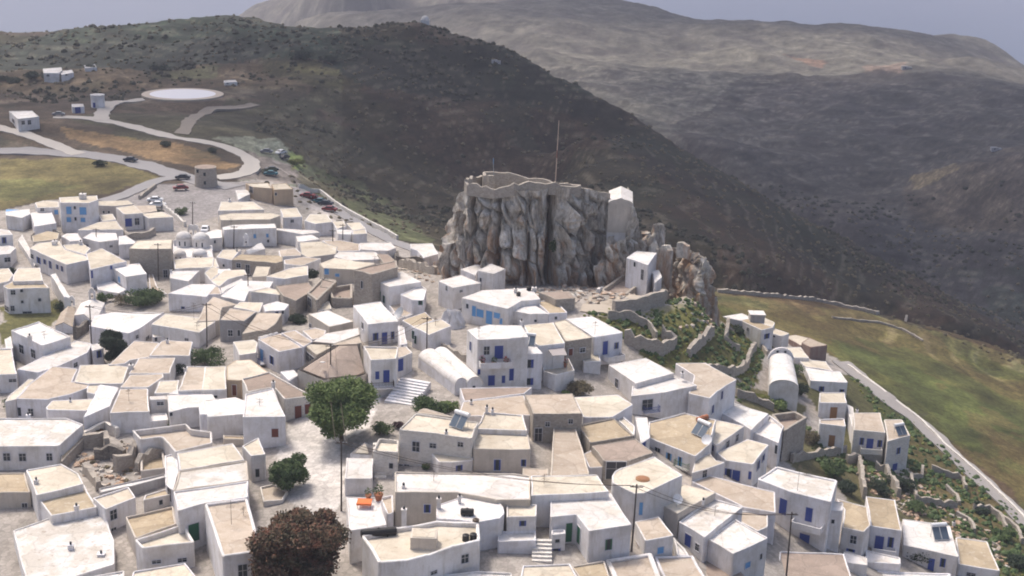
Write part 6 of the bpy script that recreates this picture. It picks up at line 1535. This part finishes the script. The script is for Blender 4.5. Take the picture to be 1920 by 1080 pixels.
b = MB(); b.poly([T_, T_ + Vector((.1, -.5, -.25)), T_ + Vector((.05, -.6, -1.3)), T_ + Vector((0, 0, -1.1))]); b.poly([T_ + Vector((.02, 0, 0)), T_ + Vector((.12, -.5, -.25)), T_ + Vector((.07, -.6, -1.3)), T_ + Vector((.02, 0, -1.1))], True); b.build('flag', PAINT['c'], o, o.location)

# ---------------------------------------------------------------- vegetation
def gr(x, y): return ground(*pt('%g,%g' % (x, y)))
S(480, 720, 3)
bush(gr(1010, 170), 2.2, 'green', 'green shrub between the white steps and the stone house', 900, .13, .8, 5)
S(0, 0, 1)
tree(gr(640, 828), 9.8, 5.0, 'pine', 'big round green tree at the top of the plaza', 22, 1500, .2, zc=.50, crown_h=3.6)
tree(gr(543, 916), 5.6, 2.9, 'green', 'small green tree in the middle of the plaza edge', 16, 900, .15, zc=.46, crown_h=1.9)
tree(gr(560, 1105), 10.6, 6.3, 'red', 'large reddish brown tree at the bottom of the plaza', 34, 1100, .19, zc=.5, crown_h=4.4)
tree(gr(217, 680), 6.6, 2.6, 'dark', 'tall dark green tree beside the pole at the left', 16, 1000, .15, zc=.46, crown_h=2.7)
bush(gr(268, 570), 4.6, 'green', 'wide green tree mass below the brown stone building', 2600, .17, .62, 8)
bush(gr(228, 572), 2.6, 'dry', 'sparse dry shrub left of the wide green tree mass', 700, .13, .9, 5)
bush(gr(196, 566), 2.4, 'green', 'light green shrub behind the white chapels', 700, .13, .8, 4)
bush(gr(115, 580), 2.3, 'dark', 'dark round shrub left of the white chapels', 900, .13, .8, 5)
bush(gr(390, 683), 3.6, 'green', 'round green tree behind the cream roofs at the left', 1700, .14, .75, 7)
bush(gr(345, 695), 2.6, 'dark', 'dark shrub on the rounded wall', 900, .13, .7, 5)
bush(gr(412, 800), 2.6, 'purple', 'dark purplish shrub behind the curved terrace', 1300, .12, .95, 6)
bush(gr(345, 796), 2.4, 'green', 'green creeper behind the curved terrace', 900, .12, .6, 5)
bush(gr(245, 797), 2.8, 'pine', 'bright green vine beside the flaking roofed house', 1000, .12, .45, 6)
bush(gr(185, 818), 1.3, 'red', 'reddish bush on the garden wall', 400, .1, .7, 3)
bush(gr(22, 765), 2.2, 'green', 'green bush at the left edge', 700, .12, .7, 4)
bush(gr(20, 515), 2.4, 'dark', 'dark tree clump at the far left edge of town', 900, .14, .6, 5)
bush(gr(25, 570), 2.0, 'dark', 'dark vine on the three storey house', 500, .12, .6, 4)
bush(gr(555, 606), 2.6, 'dark', 'dark bush beside the cottage with the peach end wall', 1300, .13, .6, 6)
bush(gr(640, 572), 1.9, 'green', 'green fig bush in the ruined yard', 700, .13, .7, 4)
bush(gr(582, 520), 2.1, 'dark', 'dark shrub before the blue squared house', 700, .13, .8, 4)
bush(gr(800, 768), 3.0, 'green', 'green tree below the vaulted church', 1500, .14, .75, 7)
bush(gr(835, 768), 2.4, 'pine', 'pale fig tree below the vaulted church', 700, .16, .6, 4)
bush(gr(715, 815), 2.2, 'green', 'green bush at the right edge of the plaza', 800, .12, .75, 5)
bush(gr(748, 800), 1.4, 'purple', 'purplish bush above the stone terrace', 400, .11, .7, 3)
bush(gr(797, 880), 1.1, 'green', 'small shrub in front of the large cream stone house', 400, .1, .8, 3)
bush(gr(1085, 738), 3.1, 'dry', 'dry brown thicket in front of the flower terrace', 1500, .12, .62, 8)
bush(gr(1062, 742), 1.3, 'pine', 'light green bush at the foot of the dry thicket', 400, .11, .7, 3)
bush(gr(1287, 868), 1.6, 'pine', 'green climber by the teal doors', 500, .11, 1.1, 4)
bush(gr(1205, 770), 1.6, 'green', 'plants crowding the blue balcony', 500, .11, .9, 4)
bush(gr(300, 400), 1.7, 'dark', 'dark bush beside the white parked cars', 500, .13, .6, 3)
bush(gr(340, 402), 2.0, 'green', 'green tree on the parking place', 700, .14, .8, 4)
bush(gr(505, 326), 3.4, 'dark', 'dark tree clump beside the bend of the helipad road', 900, .2, .55, 5)
bush(gr(500, 347), 1.6, 'dark', 'palm like bush behind the orange tan building', 400, .14, .6, 3)
bush(gr(1560, 890), 3.0, 'green', 'large green bush below the tower house', 1500, .15, .8, 7)
bush(gr(1585, 925), 2.4, 'dark', 'dark shrub in the garden below the tower house', 900, .14, .8, 5)
bush(gr(1690, 915), 3.2, 'dark', 'dark green tree right of the slanting wall', 1500, .15, .7, 7)
bush(gr(1650, 925), 2.4, 'dark', 'dark shrub left of the slanting wall', 900, .14, .9, 5)
bush(gr(1710, 955), 2.8, 'green', 'low green shrubs above the wide white roof', 900, .14, .5, 6)
bush(gr(1720, 1050), 2.4, 'dark', 'dark hanging plant on the terrace of the blue doored house', 1100, .13, .9, 5)
bush(gr(1840, 960), 2.4, 'dark', 'dark bush near the road at the lower right', 900, .14, .5, 5)
bush(gr(1880, 1010), 2.8, 'green', 'green scrub at the right edge', 900, .14, .5, 6)
bush(gr(1905, 1060), 3.4, 'dark', 'dark scrub in the lower right corner', 1300, .15, .5, 7)
bush(gr(1502, 740), 2.6, 'dark', 'dark hedge right of the barrel vaulted chapel', 1000, .14, .9, 6)
bush(gr(1488, 700), 2.2, 'green', 'green hedge behind the barrel vaulted chapel', 800, .14, .8, 5)
bush(gr(1385, 625), 2.2, 'dark', 'dark bush before the outlying house', 900, .14, .6, 5)
bush(gr(1462, 765), 2.6, 'pine', 'green bushes below the barrel vaulted chapel', 1100, .14, .55, 7)
bush(gr(1425, 750), 1.8, 'yellow', 'yellow green bush left of the barrel vaulted chapel', 600, .13, .6, 4)
bush(gr(555, 308), 3.4, 'yellow', 'yellow flowering bush beside the parked cars on the plateau', 900, .2, .5, 5)
bush(gr(1520, 830), 2.4, 'dry', 'dry grass clump beside the stone ruin', 900, .14, .9, 6)
S(0, 0, 3)
for x, y, r, k, lb in ((180, 440, 5.5, 'dark', 'dark trees left of the far farmhouse'), (90, 470, 4.5, 'dark', 'dark tree lower left of the far farmhouse'), (20, 455, 4.5, 'dark', 'dark trees at the far left edge'), (265, 440, 4.5, 'dark', 'tree in front of the far farmhouse'), (515, 395, 4, 'dark', 'tree beside the lone far house'), (900, 400, 5, 'dark', 'dark copse in the far fields'), (1700, 330, 7, 'dark', 'dark copse at the foot of the left hill'), (1850, 345, 6, 'dark', 'second dark copse right of the first'), (930, 820, 3, 'dark', 'shrub in the orange field inside the road bend'), (1200, 855, 2.6, 'dark', 'low shrub at the right of the orange field'), (560, 930, 3, 'dark', 'shrubs in the olive field at the left')):
    bush(gr(x, y), r, k, lb, 700, r * .055, .5, 6, 'trees on the plateau')
bush(Vector((FR[5].x - .8, FR[5].y + 1.5, 13)), 1.5, 'green', 'green shrub growing in the deep cleft of the crag', 500, .13, 1.3, 4)
# ---------------------------------------------------------------- cars
CR = plain('car_red', (.20, .03, .035), .3, 0, .1); CW = plain('car_white', (.72, .72, .74), .3, 0, .1); CD = plain('car_dark', (.03, .035, .05), .3, 0, .1); CT = plain('car_teal', (.05, .16, .19), .3, 0, .1); CG = plain('car_grey', (.22, .22, .24), .3, 0, .1)
S(0, 0, 1)
for x, y, yw, m, lb in ((577, 371, -8, CR, 'dark red car, first of the row by the retaining wall'), (588, 376, -8, CR, 'dark red car, second of the row by the retaining wall'), (600, 382, -10, CT, 'teal car between the red ones by the retaining wall'), (611, 386, -10, CD, 'dark blue car behind the last red car'), (618, 397, -12, CR, 'bright red car at the lower end of the row'), (291, 380, 8, CW, 'white car parked near the pinkish blank house'), (296, 389, 8, CW, 'second white car below the first near the blank house'), (385, 436, 95, CW, 'white car in the lane above the twin domes'), (339, 357, 20, CR, 'red car on the parking place'), (343, 337, 5, CD, 'dark car on the main road near the windmill tower'), (245, 304, -12, CD, 'dark car driving on the main road'), (500, 288, 0, CG, 'grey car in the dirt lay-by'), (527, 290, 60, CW, 'white car with dark windows beside the yellow bush'), (533, 299, 60, CD, 'dark car beside the yellow bush'), (510, 322, 10, CD, 'dark car under the dark tree clump'), (508, 330, 0, CT, 'teal car below the dark tree clump'), (110, 218, 10, CG, 'grey car at the end of the helipad road')):
    P_0 = ground(x, y); P_0.z = G(P_0.x, P_0.y) + .22; car(P_0, R(yw), '', lb, m)
# ---------------------------------------------------------------- scrub on the open hills: nobody could count it
def scrub(name, label, key, cnt, test, r0, r1, seed):
    rng = np.random.RandomState(seed); b = MB(); n = 0; pxa, pya = PX, PY; NLi, NAi = Z.shape; tries = 0
    while n < cnt and tries < cnt * 60:
        tries += 1; j = rng.randint(100, NLi - 2); i = rng.randint(2, NAi - 2); x, y, z = X[j, i], Y[j, i], Z[j, i]; dd = D[j, i]
        if not test(pxa[j, i], pya[j, i], dd, x, y): continue
        r = rng.uniform(r0, r1) * (1 + max(0, dd - 300) / 700); n += 1; s0 = len(b.v); K = 6
        ph = rng.rand() * 6
        for (rr, zz) in ((1.0, -.15), (.85, .45), (.4, .8)):
            for k in range(K):
                t = ph + 6.283 * k / K; q = r * rr * rng.uniform(.7, 1.25); b.v.append((x + q * math.cos(t), y + q * math.sin(t), z + r * zz * rng.uniform(.7, 1.2)))
        for a in range(2):
            for k in range(K): p = s0 + a * K + k; p2 = s0 + a * K + (k + 1) % K; b.f.append((p, p2, p2 + K, p + K))
        b.f.append(tuple(s0 + 2 * K + k for k in range(K)))
    o = b.build(name, LEAFM[key]); o['kind'] = 'stuff'; tag(o, label, 'scrub')
leafmat('hill', (.030, .030, .018), (.040, .040, .024), (.058, .056, .034))
def nohp(x, y, p, q): return math.hypot(x - HP.x, y - HP.y) > 22 and not (p < 480 and q > 185)
def dens(px_, py_, dd, x, y):
    v = fbm(np.array([x / 35 + 3]), np.array([y / 35 + 8]), 4)[0]; return v > .54 + random.uniform(-.06, .06)
inT = lambda px_, py_: bool(inpoly(np.array([px_]), np.array([py_]), TOWN)[0])
FLD = P_("1345,545 1640,585 1920,668 2200,760 2200,1100 1930,960 1870,900 1720,770 1590,690 1430,625")
scrub('hill_scrub', 'dark scrub dotted over the hills', 'hill', 3600, lambda p, q, d, x, y: d > 360 and d < 800 and -80 < p < 2000 and not (d < 450 and p < 620) and dens(p, q, d, x, y) and nohp(x, y, p, q), .3, 1.2, 1)
scrub('dry_scrub', 'brownish dry shrubs on the slopes', 'dry', 3500, lambda p, q, d, x, y: d > 330 and d < 760 and -80 < p < 2000 and not (d < 450 and p < 540) and nohp(x, y, p, q), .4, .8, 2)
SL = P_("1090,590 1230,560 1340,562 1345,600 1440,650 1400,760 1240,690 1180,640"); GD = P_("1500,790 1590,850 1690,850 1590,700 1720,800 1860,920 2000,1050 2000,1250 1870,1100 1800,1000 1720,960 1640,900 1540,880")
ip = lambda p, q, L: bool(inpoly(np.array([p]), np.array([q]), L)[0])
scrub('slope_herbs', 'yellow green herbs on the castle slope and in the garden strip', 'yellow', 1900, lambda p, q, d, x, y: d < 330 and (ip(p, q, SL) or (ip(p, q, GD) and random.random() < .4)), .15, .42, 3)
scrub('slope_shrubs', 'green shrubs on the castle slope and in the garden strip', 'green', 1700, lambda p, q, d, x, y: d < 330 and (ip(p, q, SL) or ip(p, q, GD)), .25, .75, 4)
RG = P_('125,845 200,815 300,860 300,905 190,915 150,890'); RF = P_('985,548 1080,556 1150,575 1100,590 1040,575')
scrub('ruin_weeds', 'dry weeds in the ruined garden and at the foot of the crag', 'dry', 380, lambda p, q, d, x, y: d < 330 and (ip(p, q, RG) or ip(p, q, RF)), .15, .5, 8)
scrub('rock_rubble', 'green weeds in the ruined gardens', 'green', 0, lambda *a: False, .3, .8, 5) if False else None

# ---------------------------------------------------------------- haze: the air over the valleys
mb = MB(); mb.abox(-9050, -350, -330, 9050, 13050, 100)
hm = bpy.data.materials.new('haze_air'); hm.use_nodes = True; n = hm.node_tree
for x in list(n.nodes):
    if x.type == 'BSDF_PRINCIPLED': n.nodes.remove(x)
pv = n.nodes.new('ShaderNodeVolumePrincipled'); pv.inputs['Color'].default_value = (.60, .62, .74, 1)
pv.inputs['Density'].default_value = .00021
n.links.new(pv.outputs[0], [x for x in n.nodes if x.type == 'OUTPUT_MATERIAL'][0].inputs['Volume'])
hz = mb.build('haze', hm); hz['kind'] = 'stuff'; tag(hz, 'thin bluish haze over the valleys and the far hills', 'haze')
